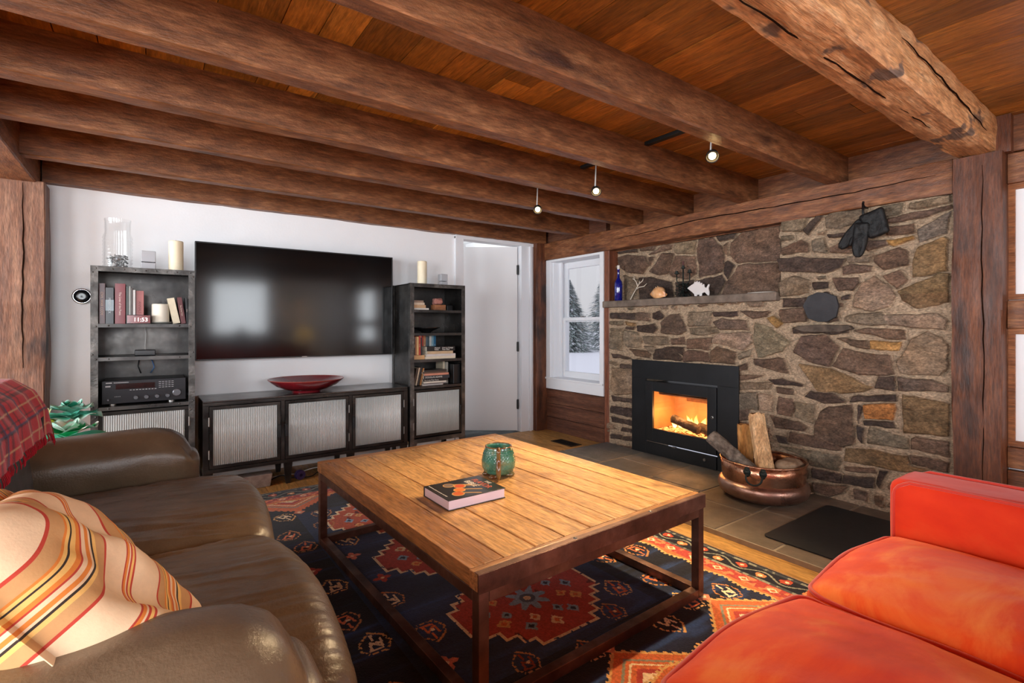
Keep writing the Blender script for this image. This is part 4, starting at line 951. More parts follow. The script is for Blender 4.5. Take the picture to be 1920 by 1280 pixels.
def oarm(xc, seed):
    def fn(P, U):
        x, y, z = P.T; b = (1-U[:, 1]**2)*(1-U[:, 2]**2); x = x+np.sign(U[:, 0])*(np.abs(U[:, 0]) > .5)*b*.012+(fbm(y*7, z*7, seed)-.45)*.01; z = z+(U[:, 2] > .5)*((fbm(x*8, y*8, seed+1)-.45)*.01); return np.stack([x, y, z], 1)
    o = softmesh('arm', (.105, .44, .285), .035, 36, fn, m_vel, OS, (xc-1.4, .045, .365))
    for s in (-1, 1):
        xx = s*.101; pts = [(xx, -.40, .281), (xx, 0, .284), (xx, .38, .282)]+[(xx, .38+.042*math.sin(a), .235+.042*math.cos(a)) for a in (.4, .8, 1.2, 1.57)]+[(xx, .423, .0), (xx, .423, -.26)]
        obj('piping', MB().tube(pts, .0055, 8), m_velr, o, smooth=True)
m_vel = m_velshade; oarm(2.085, 4); oarm(.04, 6)
def fb(P, U):
    x, y, z = P.T; return np.stack([x, y-.12*(z+.2)+.03*(1-U[:, 0]**2)*(1-U[:, 2]**2)*(U[:, 1] > 0), z], 1)
for xc in (1.668, 1.062, .456): softmesh('back_cushion', (.30, .09, .20), .07, 24, fb, m_vel, OS, (xc-1.4, -.31, .68))
obj('back_frame', MB().box(-1.46, .78, -.50, -.42, .08, .80), m_vel, OS, bevel=.03, bseg=3)

# ================================================================== media furniture
m_rib = mat('ribbed_glass', [C(192, 196, 194), C(228, 230, 228)], rough=.32, trans=.25, ns=1.4, det=1, lo=.35, hi=.65, spec=.6)
m_cord = mat('white_cord', [C(206, 204, 200)], rough=.5); m_cordk = mat('black_cord', [C(24, 24, 26)], rough=.5); m_cordb = mat('blue_cord', [C(70, 110, 160)], rough=.5)
m_plast = mat('black_plastic', [C(18, 18, 20)], rough=.35)
def glass_door(name, x0, x1, z0, z1, yf, parent, m, hinge, handle):
    f = .022; mb = MB().box(x0, x1, yf, yf+.016, z0, z0+f).box(x0, x1, yf, yf+.016, z1-f, z1).box(x0, x0+f, yf, yf+.016, z0+f, z1-f).box(x1-f, x1, yf, yf+.016, z0+f, z1-f)
    d = obj(name, mb, m, parent, bevel=.001)
    n = int((x1-x0-2*f)/.0115)*6; xs = np.linspace(x0+f-.002, x1-f+.002, n+1); zs = np.array([z0+f-.002, z1-f+.002])
    X, Z = np.meshgrid(xs, zs, indexing='ij'); Y = yf+.008+.0022*np.cos(X*2*PI/.0115)
    p = grid_mesh('ribbed_pane', np.stack([X, Y, Z], -1), None, m_rib, d)
    s_ = p.modifiers.new('t', 'SOLIDIFY'); s_.thickness = .003; s_.offset = 1
    for z in (z0+.10, z1-.10):
        obj('hinge', MB().cyl(.0045, z-.03, z+.03, 10, hinge, yf-.004), m_rivet, d, smooth='auto')
    if handle is not None: obj('handle', MB().box(handle-.011, handle+.011, yf-.012, yf-.001, (z0+z1)/2-.045, (z0+z1)/2+.045), m_ink, d, bevel=.003)
    return d
def rivets(mb, pts, y):
    for x, z in pts: mb.lathe([(.0055, 0), (.005, .002), (.003, .0035), (0.0002, .004)], 8, 0, 0, None, Matrix.Translation((x, y, z)) @ Matrix.Rotation(PI/2, 4, 'X'))
def tall(label, xc, w_, shelves, flip):
    T = thing('display_cabinet', label, 'cabinet', (xc, 4.145, 0), 0, None); a = w_/2; H = 1.52; p = .036; yf, yb = -.195, .195
    for sx_ in (-1, 1):
        for yy in (yf, yb):
            s = 1 if yy < 0 else -1; xo = sx_*a; mb = MB()
            mb.box(min(xo, xo-sx_*p), max(xo, xo-sx_*p), min(yy, yy+s*.004), max(yy, yy+s*.004), 0, H)
            mb.box(min(xo, xo-sx_*.004), max(xo, xo-sx_*.004), min(yy+s*.004, yy+s*p), max(yy+s*.004, yy+s*p), 0, H)
            if s > 0: rivets(mb, [(xo-sx_*(.010 if k % 2 else .026), z) for k, z in enumerate((.08, .2, .60, .66, .95, .98, 1.15, 1.48, 1.505))], yy)
            obj('leg', mb, m_cabframe, T, fixn=False)
    for sx_ in (-1, 1): obj('side_panel', MB().box(sx_*a-(.006 if sx_ > 0 else -.004), sx_*a-(.004 if sx_ > 0 else -.006), yf+.006, yb-.004, .17, H-.004), m_cabdark, T)
    obj('back_panel', MB().box(-a+.006, a-.006, yb-.008, yb-.005, .17, H-.004), m_cab, T)
    mb = MB().box(-a+.004, a-.004, yf+.004, yb-.004, H-.010, H-.002).box(-a+p, a-p, yf-.0005, yf+.004, H-.032, H); rivets(mb, [(-a+p+.07+i*.055, H-.016) for i in range(7)], yf-.0005)
    obj('top', mb, m_cabframe, T, fixn=False)
    for z in shelves:
        mb = MB().box(-a+.006, a-.006, yf+.005, yb-.008, z-.004, z).box(-a+.008, a-.008, yf+.002, yf+.005, z-.022, z); rivets(mb, [(-a+p+.05, z-.011), (a-p-.05, z-.011)], yf+.002)
        obj('shelf', mb, m_cab, T, fixn=False)
    obj('bottom_panel', MB().box(-a+.006, a-.006, yf+.005, yb-.008, .172, .178).box(-a+p, a-p, yf, yf+.004, .155, .19), m_cabframe, T)
    for sx_ in (-1, 1): obj('foot_bracket', MB().prism([(sx_*(a-p), .155), (sx_*(a-p-.03), .155), (sx_*(a-p), .09)], yf, yf+.004, 'y'), m_cabframe, T)
    hx_ = (a-p+.004) if not flip else (-a+p-.004)
    glass_door('door', -a+p, a-p, .20, shelves[-1]-.03, yf+.004, T, m_cabdark, hx_, (-a+p+.008) if not flip else (a-p-.008))
    return T
SL = (1.167, .961, .655); SR = (1.294, 1.094, .866, .637)
tall('open gunmetal cabinet holding a stereo receiver, left of the television', -.019, .535, SL, False)
tall('open gunmetal cabinet with stacked books, beside the white door', 2.057, .535, SR, True)

CN = thing('media_console', 'low black steel console with three ribbed glass doors', 'cabinet', (1.03, 4.145, 0))
a = .737; yf, yb = -.195, .195
obj('top', MB().box(-a, a, yf, yb, .632, .645), mat('console_top_steel', [C(60, 58, 56), C(86, 84, 82)], rough=.22, metal=.8, ns=2.5, rr=.06), CN, bevel=.002)
mb = MB().box(-a, a, yf, yf+.022, .61, .632).box(-a, a, yf, yf+.022, .155, .18).box(-a, -a+.035, yf, yf+.03, .18, .61).box(a-.035, a, yf, yf+.03, .18, .61)
for x in (-.238, .256): mb.box(x-.013, x+.013, yf, yf+.022, .18, .61)
obj('front_frame', mb, m_cabdark, CN, bevel=.0015)
for s in (-1, 1): obj('side_panel', MB().box(s*a-(.004 if s > 0 else 0), s*a+(0 if s > 0 else .004), yf+.03, yb, .155, .632), m_cabdark, CN)
obj('back_panel', MB().box(-a+.004, a-.004, yb-.004, yb, .155, .632), m_cab, CN); obj('bottom_panel', MB().box(-a+.004, a-.004, yf+.022, yb-.004, .16, .166), m_cab, CN)
for i, (x0, x1, hg, hd) in enumerate(((-a+.038, -.254, -a+.036, -.254-.008), (-.222, .240, .242, -.222+.008), (.272, a-.038, a-.036, .272+.008))):
    glass_door('door', x0, x1, .184, .606, yf-.002, CN, m_cabdark, hg, hd if i != 1 else -.222+.008)
for x in (-a+.03, -.2, .26, a-.03):
    for y in (yf+.02, yb-.02): obj('leg', MB().prism([(x-.015, 0), (x+.015, 0), (x+.03, .155), (x-.03, .155)], y-.012, y+.012, 'y'), m_cabdark, CN)

TV = thing('television', 'large flat black television on the white wall', 'television', (1.017, 4.30, .90))
m_scr = mat('tv_screen', [C(10, 10, 11)], rough=.10, spec=.5)
obj('screen', MB().box(-.74, .74, -.031, -.029, .013, .857), m_scr, TV)
obj('bezel', MB().box(-.748, .748, -.028, .02, .004, .866).box(-.748, -.74, -.033, -.028, .004, .866).box(.74, .748, -.033, -.028, .004, .866).box(-.74, .74, -.033, -.028, .857, .866).box(-.74, .74, -.033, -.028, .004, .013), m_plast, TV, bevel=.0015)
obj('wall_bracket', MB().box(-.25, .25, .02, .118, .25, .6), m_ink, TV)
obj('logo_plate', MB().box(-.02, .02, -.0335, -.031, .0055, .0115), m_rivet, TV)

# receiver
RC = thing('stereo_receiver', 'black stereo receiver with a row of knobs', 'receiver', (-.018, 4.13, .656))
obj('body', MB().box(-.215, .215, -.13, .17, .014, .152), m_plast, RC, bevel=.003)
obj('front_panel', MB().box(-.218, .218, -.142, -.13, .012, .156), mat('receiver_front', [C(26, 25, 28), C(34, 32, 36)], rough=.38, metal=.4, ns=3), RC, bevel=.003)
obj('display_window', MB().box(-.15, .05, -.1435, -.142, .102, .136), mat('dark_display', [C(52, 26, 26), C(28, 20, 22)], rough=.1, ns=30, coat=.5), RC)
for x, z, r in ((-.048, .045, .013), (.006, .045, .013), (.062, .045, .013), (.118, .045, .013), (.168, .062, .025), (-.186, .04, .006)):
    kb = MB().lathe([(r, 0), (r*.96, .014), (r*.8, .017), (.0005, .017)], 24); o = obj('knob', kb, mat('grey_knob%d' % int(x*1000), [C(92, 92, 96)], rough=.35, metal=.6), RC, (x, -.142, z), (PI/2, 0, 0), smooth='auto')
for x in (-.165, .14): obj('foot', MB().cyl(.019, .0, .012, 24, x, -.115), m_rivet, RC, smooth='auto')
mb = MB()
for i in range(4): mb.box(-.155+i*.008, -.151+i*.008, -.1432, -.142, .055, .058)
for i in range(9): mb.box(-.08+i*.016, -.07+i*.016, -.1432, -.142, .092, .0955)
for r_ in range(4):
    for i in range(5): mb.box(.07+i*.017, .082+i*.017, -.1432, -.142, .100+r_*.012, .1025+r_*.012)
mb.box(-.198, -.168, -.1434, -.142, .140, .146).box(-.16, -.085, -.1432, -.142, .1415, .1445).box(-.2, -.175, -.1434, -.142, .118, .126)
obj('panel_print', mb, mat('panel_print', [C(170, 168, 170)], rough=.5), RC)

# tv box with cords
BX = thing('streaming_box', 'small black box with a white cord, on the cabinet shelf', 'electronic box', (-.02, 4.11, .962))
obj('body', MB().box(-.055, .055, -.06, .06, 0, .035), m_plast, BX, bevel=.004)
obj('cord', MB().tube([(0, .06, .02), (.0, .14, .06), (.003, .16, .14), (-.002, .165, .20)], .003, 8), m_cord, BX, smooth=True)
for nm, mm, pts, lab in (('audio_cable', m_cordk, [(-.045, 4.30, .83), (-.06, 4.28, .88), (-.05, 4.31, .948)], 'dark cable hanging behind the receiver'), ('audio_cable', m_cordb, [(.01, 4.29, .83), (.03, 4.26, .87), (.02, 4.28, .91), (.0, 4.31, .948)], 'blue cable hanging behind the receiver')):
    o = obj(nm, MB().tube(pts, .0035, 8), mm, smooth=True); tag(o, lab, 'cable')

# digital clock 11:53
CK = thing('digital_clock', 'small red digital clock showing 11:53', 'clock', (-.052, 3.992, 1.168))
obj('body', MB().box(-.062, .062, -.018, .018, 0, .056), m_plast, CK, bevel=.003)
obj('face', MB().box(-.059, .059, -.0195, -.018, .003, .053), mat('red_clock_face', [C(60, 14, 18), C(120, 30, 36), C(30, 10, 14)], rough=.15, ns=22, coat=.5), CK)
text('digits', '11:53', .034, mat('clock_digits', [C(255, 236, 232)], emis=C(255, 226, 220), estr=1.6), basis(Vector((-.028, -.0198, .015)), (1, 0, 0), (0, 0, 1)), CK)

# ------------------------------------------------------------------ books
BM = {}
def cm(c, r=.45):
    k = (tuple(c), r)
    if k not in BM: BM[k] = mat('cloth_cover_%d' % len(BM), [C(*[v*.9 for v in c]), C(*c)], rough=r, ns=14, coat=.15)
    return BM[k]
def book(label, M, t, h, d, c, title=None, tc=(214, 200, 170), pages=None, group=None, stripe=None, ts=None, hard=True):
    """upright book: x thickness, y depth (spine at -y), z height, base at the origin of M"""
    o = thing('book', label, 'book', (0, 0, 0), 0, group); o.matrix_world = M; e = .0025 if hard else .001; a = t/2
    obj('cover', MB().box(-a, a, 0, e, 0, h).box(-a, -a+e, e, d, 0, h).box(a-e, a, e, d, 0, h), cm(c), o, bevel=.0008)
    obj('pages', MB().box(-a+e, a-e, e, d-.003, .003 if hard else .0005, h-.003), pages or m_pages, o)
    if stripe: obj('spine_band', MB().box(-a-.0002, a+.0002, -.0004, .0004, h*stripe[0], h*stripe[1]), cm(stripe[2]), o)
    if title:
        s_ = ts or t*.6
        q = text('spine_title', title, s_, cm(tc), Matrix.Identity(4), None); wdt = max(v.co.x for v in q.data.vertices); k = min(1, h*.86/wdt); 
        q.parent = o; q.matrix_local = Matrix.Translation((-s_*.35, -.0005, h-(h-wdt*k)/2)) @ Matrix(((0, 1, 0, 0), (0, 0, -1, 0), (-1, 0, 0, 0), (0, 0, 0, 1))) @ Matrix.Diagonal((k, 1, 1, 1))
    return o
def up(x, z, y=4.0, lean=0.): return Matrix.Translation((x, y, z+.02*abs(math.sin(lean)))) @ Matrix.Rotation(lean, 4, 'Y')
def flat(x0, z, t, y=4.0, rz=0.):   # lying: spine toward the viewer, height along +x, thickness vertical
    return Matrix.Translation((x0, y, z+t/2)) @ Matrix.Rotation(rz, 4, 'Z') @ Matrix(((0, 0, 1, 0), (0, 1, 0, 0), (-1, 0, 0, 0), (0, 0, 0, 1)))
Z = 1.1675
g = 'upright books left of the clock'
book('tall dark red book, leftmost on the cabinet shelf', up(-.235, Z, 4.0), .030, .250, .17, (96, 28, 26), 'CIVIL WAR CODE', (210, 150, 100), ts=.018)
book('black and pale blue book second from the left', up(-.198, Z, 4.0), .040, .225, .16, (30, 34, 42), 'MOBY DICK', (190, 200, 206), stripe=(.36, .66, (150, 172, 184)), ts=.018)
book('thick crimson book near the left of the shelf', up(-.146, Z, 3.995), .052, .252, .17, (122, 26, 36), 'The Lives of the Poets', (226, 200, 190), ts=.016)
book('thin dark green book between crimson and pale spines', up(-.110, Z, 4.0), .012, .235, .16, (58, 70, 66))
book('thin grey book among the upright books', up(-.098, Z, 4.0), .010, .238, .16, (150, 150, 146))
book('thin dark brown book among the upright books', up(-.087, Z, 4.0), .010, .228, .16, (66, 50, 44))
book('slim white book beside the pink one', up(-.0755, Z, 4.0), .012, .215, .16, (208, 206, 204))
book('dusty pink book behind the digital clock', up(-.047, Z, 4.02), .040, .212, .16, (186, 112, 110), 'ANNALS', (120, 40, 44), ts=.02)
book('cream book leaning beside the white candle', up(.150, Z+.0, 4.02, -.20), .040, .17, .13, (220, 208, 180), hard=False)
book('dark red paperback leaning against the cream book', up(.188, Z+.0, 4.0, -.14), .026, .175, .13, (92, 34, 38), 'The Great Tales', (210, 190, 170), ts=.011)
book('black paperback near the right end of the shelf', up(.2115, Z, 4.0, -.05), .013, .175, .13, (30, 28, 30), 'Essays', (200, 180, 170), ts=.008)
book('slim grey and orange paperback at the right end', up(.2275, Z, 4.0, -.02), .013, .172, .13, (120, 128, 134), stripe=(.35, .5, (212, 130, 90)))
# candle on its plate
CD = thing('round_candle', 'squat white candle beside the digital clock', 'candle', (.062, 4.05, 1.181))
obj('wax', MB().lathe([(.001, 0), (.047, 0), (.048, .004), (.048, .112), (.045, .117), (.038, .115), (.001, .111)], 40), m_wax, CD, smooth='auto'); obj('wick', MB().cyl(.0012, .11, .128, 8), m_ink, CD)
PL = obj('candle_plate', MB().lathe([(.001, .004), (.05, .004), (.068, .011), (.070, .012), (.066, .008), (.05, 0), (.001, 0)], 40), mat('grey_glass_plate', [C(150, 148, 140)], rough=.15), loc=(.062, 4.05, 1.1685), smooth=True)
tag(PL, 'shallow grey plate under the squat white candle', 'plate')

# on top of the left cabinet
HV = thing('glass_vase', 'clear glass cylinder vase with ribbed threads and clear pebbles', 'vase', (-.163, 4.12, 1.5195))
m_cg = pane_glass('clear_glass', (.985, .99, .99, 1), .0)
pr_ = [(.001, .0), (.070, .0), (.074, .004)]+[(.074+(.0045 if (i % 3 == 1) else 0), .01+i*.0075) for i in range(28)]+[(.070, .22), (.067, .23), (.068, .30), (.070, .318), (.067, .318), (.064, .30), (.063, .23), (.068, .20), (.069, .01), (.001, .008)]
obj('glass_body', MB().lathe(pr_, 48), m_cg, HV, smooth='auto')
mb = MB(); rs = np.random.RandomState(8)
for i in range(190):
    r = .052*math.sqrt(rs.rand()); an_ = rs.rand()*2*PI; z = .014+.075*rs.rand(); s = .006+.005*rs.rand(); M = Matrix.Translation((r*math.cos(an_), r*math.sin(an_), z)) @ Matrix.Rotation(rs.rand()*3, 4, Vector(rs.rand(3)+.1)) @ Matrix.Diagonal((s, s*.8, s*.6, 1))
    mb.add([(1, 0, 0), (-1, 0, 0), (0, 1, 0), (0, -1, 0), (0, 0, 1), (0, 0, -1)], [(0, 2, 4), (2, 1, 4), (1, 3, 4), (3, 0, 4), (2, 0, 5), (1, 2, 5), (3, 1, 5), (0, 3, 5)], None, M)
o = obj('glass_pebbles', mb, mat('pebble_glass', [C(110, 112, 112), C(190, 194, 196)], rough=.08, ns=60, coat=.6), HV, fixn=False); o['kind'] = 'stuff'
def pod(label, x, y, z, s=1.):
    T = thing('desk_speaker', label, 'speaker', (x, y, z)); m = mat('silver_grey_plastic', [C(168, 168, 172), C(178, 178, 182)], rough=.4)
    obj('lower_cube', MB().box(-.039*s, .039*s, -.035*s, .035*s, 0, .052*s), m, T, bevel=.004); obj('upper_cube', MB().box(-.039*s, .039*s, -.035*s, .035*s, .056*s, .128*s), m, T, bevel=.004); obj('swivel', MB().cyl(.02*s, .052*s, .056*s, 16), m_ink, T)
pod('small silver two-cube speaker on the left cabinet', -.002, 4.12, 1.5195); pod('small silver two-cube speaker on the right cabinet', 2.215, 4.17, 1.5195, .9)
def candle(label, x, y, z, r, h): 
    T = thing('pillar_candle', label, 'candle', (x, y, z)); obj('wax', MB().lathe([(.001, 0), (r, 0), (r, h-.004), (r*.94, h), (r*.8, h-.004), (.001, h-.008)], 36), m_cream, T, smooth='auto'); obj('wick', MB().cyl(.0012, h-.01, h+.008, 8), m_ink, T)
candle('cream pillar candle on the left cabinet', .150, 4.13, 1.5195, .043, .212); candle('cream pillar candle on the right cabinet', 2.005, 4.17, 1.5195, .043, .22)

# right cabinet
Z = 1.2945
for i, (x0, w_, t, c, lab) in enumerate(((1.835, .150, .016, (214, 206, 196), 'pale thin paperback at the bottom of the top-shelf pile'), (1.835, .125, .026, (206, 168, 128), 'tan paperback second from the bottom on the top shelf'), (1.838, .110, .020, (220, 200, 176), 'cream paperback third from the bottom on the top shelf'), (1.842, .095, .018, (150, 128, 110), 'small brown paperback topmost of the top-shelf pile'))):
    book(lab, flat(x0, Z, t, 4.0, random.uniform(-.04, .04)), t, w_, .11, c, hard=False); Z += t+.0006
BXW = obj('wooden_block', MB().box(-.055, .055, -.04, .04, 0, .048), wood('block_wood', C(96, 56, 34), C(140, 92, 60), C(168, 118, 84), 'x'), loc=(2.09, 4.02, 1.2945), bevel=.003); tag(BXW, 'small wooden block on the right cabinet top shelf', 'block')
o = softmesh('pink_rock', (.045, .032, .028), .02, 18, lambda P, U: P*(1+.35*(fbm(P[:, 0]*40+9, P[:, 1]*40+P[:, 2]*50, 5)-.45))[:, None], mat('pink_stone', [C(132, 84, 76), C(186, 130, 118)], rough=.8, ns=30, bump=.4), None, (2.082, 4.02, 1.3725)); tag(o, 'rough pink rock resting on the small wooden block', 'rock')
o = obj('dark_bowl', MB().lathe([(.001, 0), (.04, 0), (.045, .008), (.085, .03), (.125, .045), (.122, .048), (.08, .036), (.04, .014), (.001, .012)], 40), mat('black_bowl_glaze', [C(20, 19, 19)], rough=.25), loc=(2.02, 4.12, 1.0945), smooth=True); tag(o, 'wide shallow black bowl on the right cabinet', 'bowl')
o = obj('black_box', MB().box(-.03, .03, -.03, .03, 0, .05), m_plast, loc=(2.235, 4.10, 1.2945), bevel=.003); tag(o, 'small black box at the right of the top shelf', 'box')
Z = .8665
book('tan book lying under the left upright books', flat(1.835, Z, .036, 3.985), .036, .105, .13, (206, 160, 110), hard=False)
zz = Z+.0375; x = 1.838
for (t, h, c, lab) in ((.016, .155, (60, 42, 38), 'dark brown upright book at the far left, third shelf'), (.014, .16, (160, 110, 74), 'tan upright book with a rust neighbour, third shelf'), (.016, .158, (214, 178, 120), 'yellowish upright book, third shelf'), (.018, .165, (176, 60, 44), 'red and brown upright book, third shelf'), (.012, .15, (40, 40, 46), 'black slim upright book, third shelf')):
    book(lab, up(x+t/2, zz, 3.99), t, h, .12, c, 'NOVEL' if t > .015 else None, (220, 200, 160), ts=.009, hard=False); x += t+.0008
x = 1.945
for (t, h, c, lab) in ((.020, .22, (34, 34, 40), 'tall black book in the back row'), (.018, .215, (196, 190, 184), 'white and grey book in the back row'), (.018, .21, (178, 56, 48), 'red book in the back row'), (.022, .205, (198, 140, 96), 'orange tan book in the back row'), (.018, .20, (92, 110, 120), 'slate blue book in the back row'), (.016, .198, (60, 84, 92), 'teal grey book in the back row'), (.022, .20, (206, 206, 202), 'wide white book in the back row'), (.020, .205, (122, 160, 176), 'pale blue book in the back row'), (.022, .21, (40, 104, 140), 'bright blue book at the right of the back row')):
    book(lab, up(x+t/2, Z, 4.14), t, h, .14, c, 'STORIES' if t > .019 else None, (230, 224, 210), ts=.010, hard=False); x += t+.0008
for (x0, w_, t, c, lab, ti, tcol) in ((1.945, .30, .022, (218, 204, 180), 'cream book at the bottom of the lying stack', None, None), (1.955, .29, .020, (206, 200, 196), 'pale grey book second in the lying stack', None, None), (1.965, .255, .024, (196, 170, 136), 'beige book under the black titled one', None, None), (1.96, .28, .040, (24, 24, 26), 'black book with white title topmost of the stack', 'Michael     How to Change\nPollan       Your Mind', (236, 232, 226))):
    book(lab, flat(x0, Z, t, 3.985, 0), t, w_, .12, c, hard=False)
    if ti: q = text('spine_title', ti, .017, cm(tcol), basis(Vector((x0+.075, 3.9842, Z+t-.018)), (1, 0, 0), (0, 0, 1)), None); q.parent = bpy.data.objects[[o.name for o in COL.objects if o.name.startswith('book')and o.get('label') == lab][0]]; q.matrix_parent_inverse = q.parent.matrix_world.inverted()
    Z += t+.0006
for q in [o for o in COL.objects if o.name.startswith('spine_title') and o.matrix_parent_inverse != Matrix.Identity(4)]: pass
Z = .6375
x = 1.846
for k, (t, h, c, lab) in enumerate(((.014, .15, (70, 54, 44), 'brown book leaning at the left of the lowest shelf'), (.012, .155, (196, 176, 150), 'cream book leaning on the lowest shelf'), (.016, .16, (48, 44, 44), 'black book leaning on the lowest shelf'), (.012, .15, (176, 120, 70), 'ochre book leaning on the lowest shelf'))):
    book(lab, up(x, Z, 4.0, .22), t, h, .12, c, hard=False); x += t/math.cos(.22)+.006
cols = (('white magazine, bottom of the lowest-shelf stack', .008, .20, (206, 200, 196), None), ('grey magazine second from the bottom, lowest shelf', .010, .235, (120, 114, 112), None), ('pale paperback third from the bottom, lowest shelf', .014, .22, (214, 204, 190), None), ('black paperback with red end, lowest shelf', .022, .245, (34, 30, 32), 'The Long Way Home'), ('dark blue-grey book with large letters, lowest shelf', .028, .25, (44, 50, 58), 'DOUGLAS ADAMS'), ('salmon paperback near the top of the lowest-shelf stack', .018, .24, (206, 140, 116), None), ('brown book under the topmost dark one', .014, .225, (92, 72, 60), None), ('dark thin book topmost on the lowest-shelf stack', .014, .22, (52, 46, 44), None))
for lab, t, w_, c, ti in cols:
    r_ = random.uniform(-.01, .02); bk = book(lab, flat(1.925+r_*.6, Z, t, 3.985, 0), t, w_, .15, c, hard=False)
    if ti: q = text('spine_title', ti, t*.72, cm((220, 216, 206)), Matrix.Identity(4), None); q.parent = bk; q.matrix_local = Matrix(((0, -1, 0, t*.26), (0, 0, -1, -.0006), (1, 0, 0, .012), (0, 0, 0, 1)))
    Z += t+.0006
book('upright grey book behind the lowest-shelf stack', up(2.20, .6375, 4.06), .022, .19, .14, (150, 146, 136), hard=False); book('upright cream book right of the lowest-shelf stack', up(2.178, .6375, 4.08), .018, .20, .14, (196, 182, 158), hard=False)
o = obj('black_case', MB().box(-.035, .035, -.05, .07, 0, .175), m_plast, loc=(2.257, 4.03, .6375), bevel=.004); tag(o, 'black upright case at the right of the lowest shelf', 'case')

# red bowl on console
RB = thing('red_bowl', 'wide shallow red lacquer bowl on the console', 'bowl', (1.0, 4.13, .6455))
obj('bowl', MB().lathe([(.001, .006), (.085, .004), (.09, 0), (.105, 0), (.108, .010), (.16, .024), (.22, .050), (.268, .088), (.276, .098), (.270, .098), (.215, .060), (.15, .034), (.09, .022), (.001, .020)], 72), mat('red_lacquer', [C(96, 18, 26), C(122, 26, 34)], rough=.22, ns=9, coat=.7), RB, smooth='auto')
obj('rim', MB().lathe([(.273+.003*math.cos(t), .098+.003*math.sin(t)) for t in [i*PI/4 for i in range(9)]], 72), mat('worn_rim', [C(150, 70, 60)], rough=.3), RB, smooth=True)

# thermostat
TS = thing('thermostat', 'round mirror-black thermostat on the white wall', 'thermostat', (-.362, 4.419, 1.352))
for nm, pr_, mm in (('ring', [(.042, .0), (.052, .0), (.053, .018), (.050, .024), (.044, .024)], mat('chrome_ring', [C(200, 200, 204)], rough=.15, metal=1)), ('face', [(.001, .024), (.02, .0255), (.044, .022), (.044, .0)], mat('thermostat_face', [C(24, 24, 28)], rough=.2))):
    o = obj(nm, MB().lathe(pr_, 48), mm, TS, (0, 0, 0), (PI/2, 0, 0), smooth=True)
# tissue paper flowers on a small table
ST = thing('side_table', 'small pale green side table behind the leather sofa', 'table', (-.42, 3.42, 0))
obj('top', MB().box(-.22, .26, -.2, .2, .525, .55), mat('pale_green_paint', [C(150, 160, 152)], rough=.5), ST, bevel=.004)
for a_ in (-.18, .2):
    for b_ in (-.17, .17): obj('leg', MB().box(a_-.015, a_+.015, b_-.015, b_+.015, 0, .525), mat('leg_paint', [C(130, 140, 134)], rough=.5), ST)
rs = np.random.RandomState(12); m_tis = mat('tissue_paper', [(.92, .92, .92, 1), (1.08, 1.08, 1.08, 1)], attr='Col', rough=.9, ns=30, spec=.1)
for (x, y, z, rad, cs, lab) in ((-.33, 3.31, .551, .17, ((120, 214, 186), (44, 184, 120), (226, 240, 230)), 'green and white tissue paper flower, nearest on the side table'), (-.50, 3.40, .63, .14, ((196, 218, 70), (160, 214, 200), (208, 226, 110)), 'lime and aqua tissue paper flower'), (-.33, 3.50, .64, .13, ((90, 184, 160), (140, 212, 194), (44, 140, 112)), 'dark teal tissue paper flower, at the back')):
    T = thing('tissue_paper_flower', lab, 'paper flower', (x, y, z), 0, None)
    for ring in range(3):
        npet = (6, 5, 4)[ring]; L_ = rad*(1., .78, .5)[ring]; c = np.array(C(*cs[ring % 3])[:3]); c2 = np.array(C(*cs[(ring+1) % 3])[:3])*.6+np.array(C(232, 240, 236)[:3])*.4
        vs = []; cl = []; qq = []; off = 0; na_, nb_ = 12, 12
        for k in range(npet):
            a0 = 2*PI*(k+.5*ring)/npet+rs.uniform(-.15, .15); el = (.18, .55, .95)[ring]+rs.uniform(-.1, .1); wd = (.95, .95, 1.)[ring]*L_; p0 = rs.rand()*6
            A_, B_ = np.meshgrid(np.linspace(0, 1, na_), np.linspace(-1, 1, nb_), indexing='ij')
            wth = wd*(np.sin(np.clip(A_*1.02, 0, 1)*PI*.62+.18)**.8); r_ = L_*A_*(1-.12*B_**2); lat = B_*wth*.62
            up_ = r_*math.sin(el)*(1-.3*A_)+.10*wd*B_**2+.012*np.sin(B_*4+p0)*A_**2-.25*L_*A_**3*(ring == 0)*.5; fw = r_*math.cos(el)
            P_ = np.stack([fw*math.cos(a0)-lat*math.sin(a0), fw*math.sin(a0)+lat*math.cos(a0), .035+.02*ring+up_], -1)
            idx = np.arange(na_*nb_).reshape(na_, nb_)+off; qq.append(np.stack([idx[:-1, :-1], idx[1:, :-1], idx[1:, 1:], idx[:-1, 1:]], -1).reshape(-1, 4)); off += na_*nb_
            vs.append(P_.reshape(-1, 3)); t_ = np.clip((A_-.8)/.1, 0, 1)[..., None]; cl.append((c*(1-t_)+c2*t_).reshape(-1, 3))
        me = bpy.data.meshes.new('petal_layer'); me.from_pydata([tuple(p) for p in np.concatenate(vs)], [], [tuple(int(i) for i in f) for f in np.concatenate(qq)])
        ca = me.color_attributes.new('Col', 'FLOAT_COLOR', 'POINT'); cc_ = np.ones((off, 4), np.float32); cc_[:, :3] = np.concatenate(cl); ca.data.foreach_set('color', cc_.ravel())
        for p in me.polygons: p.use_smooth = True
        me.materials.append(m_tis); o = bpy.data.objects.new('petal_layer', me); COL.objects.link(o); o.parent = T
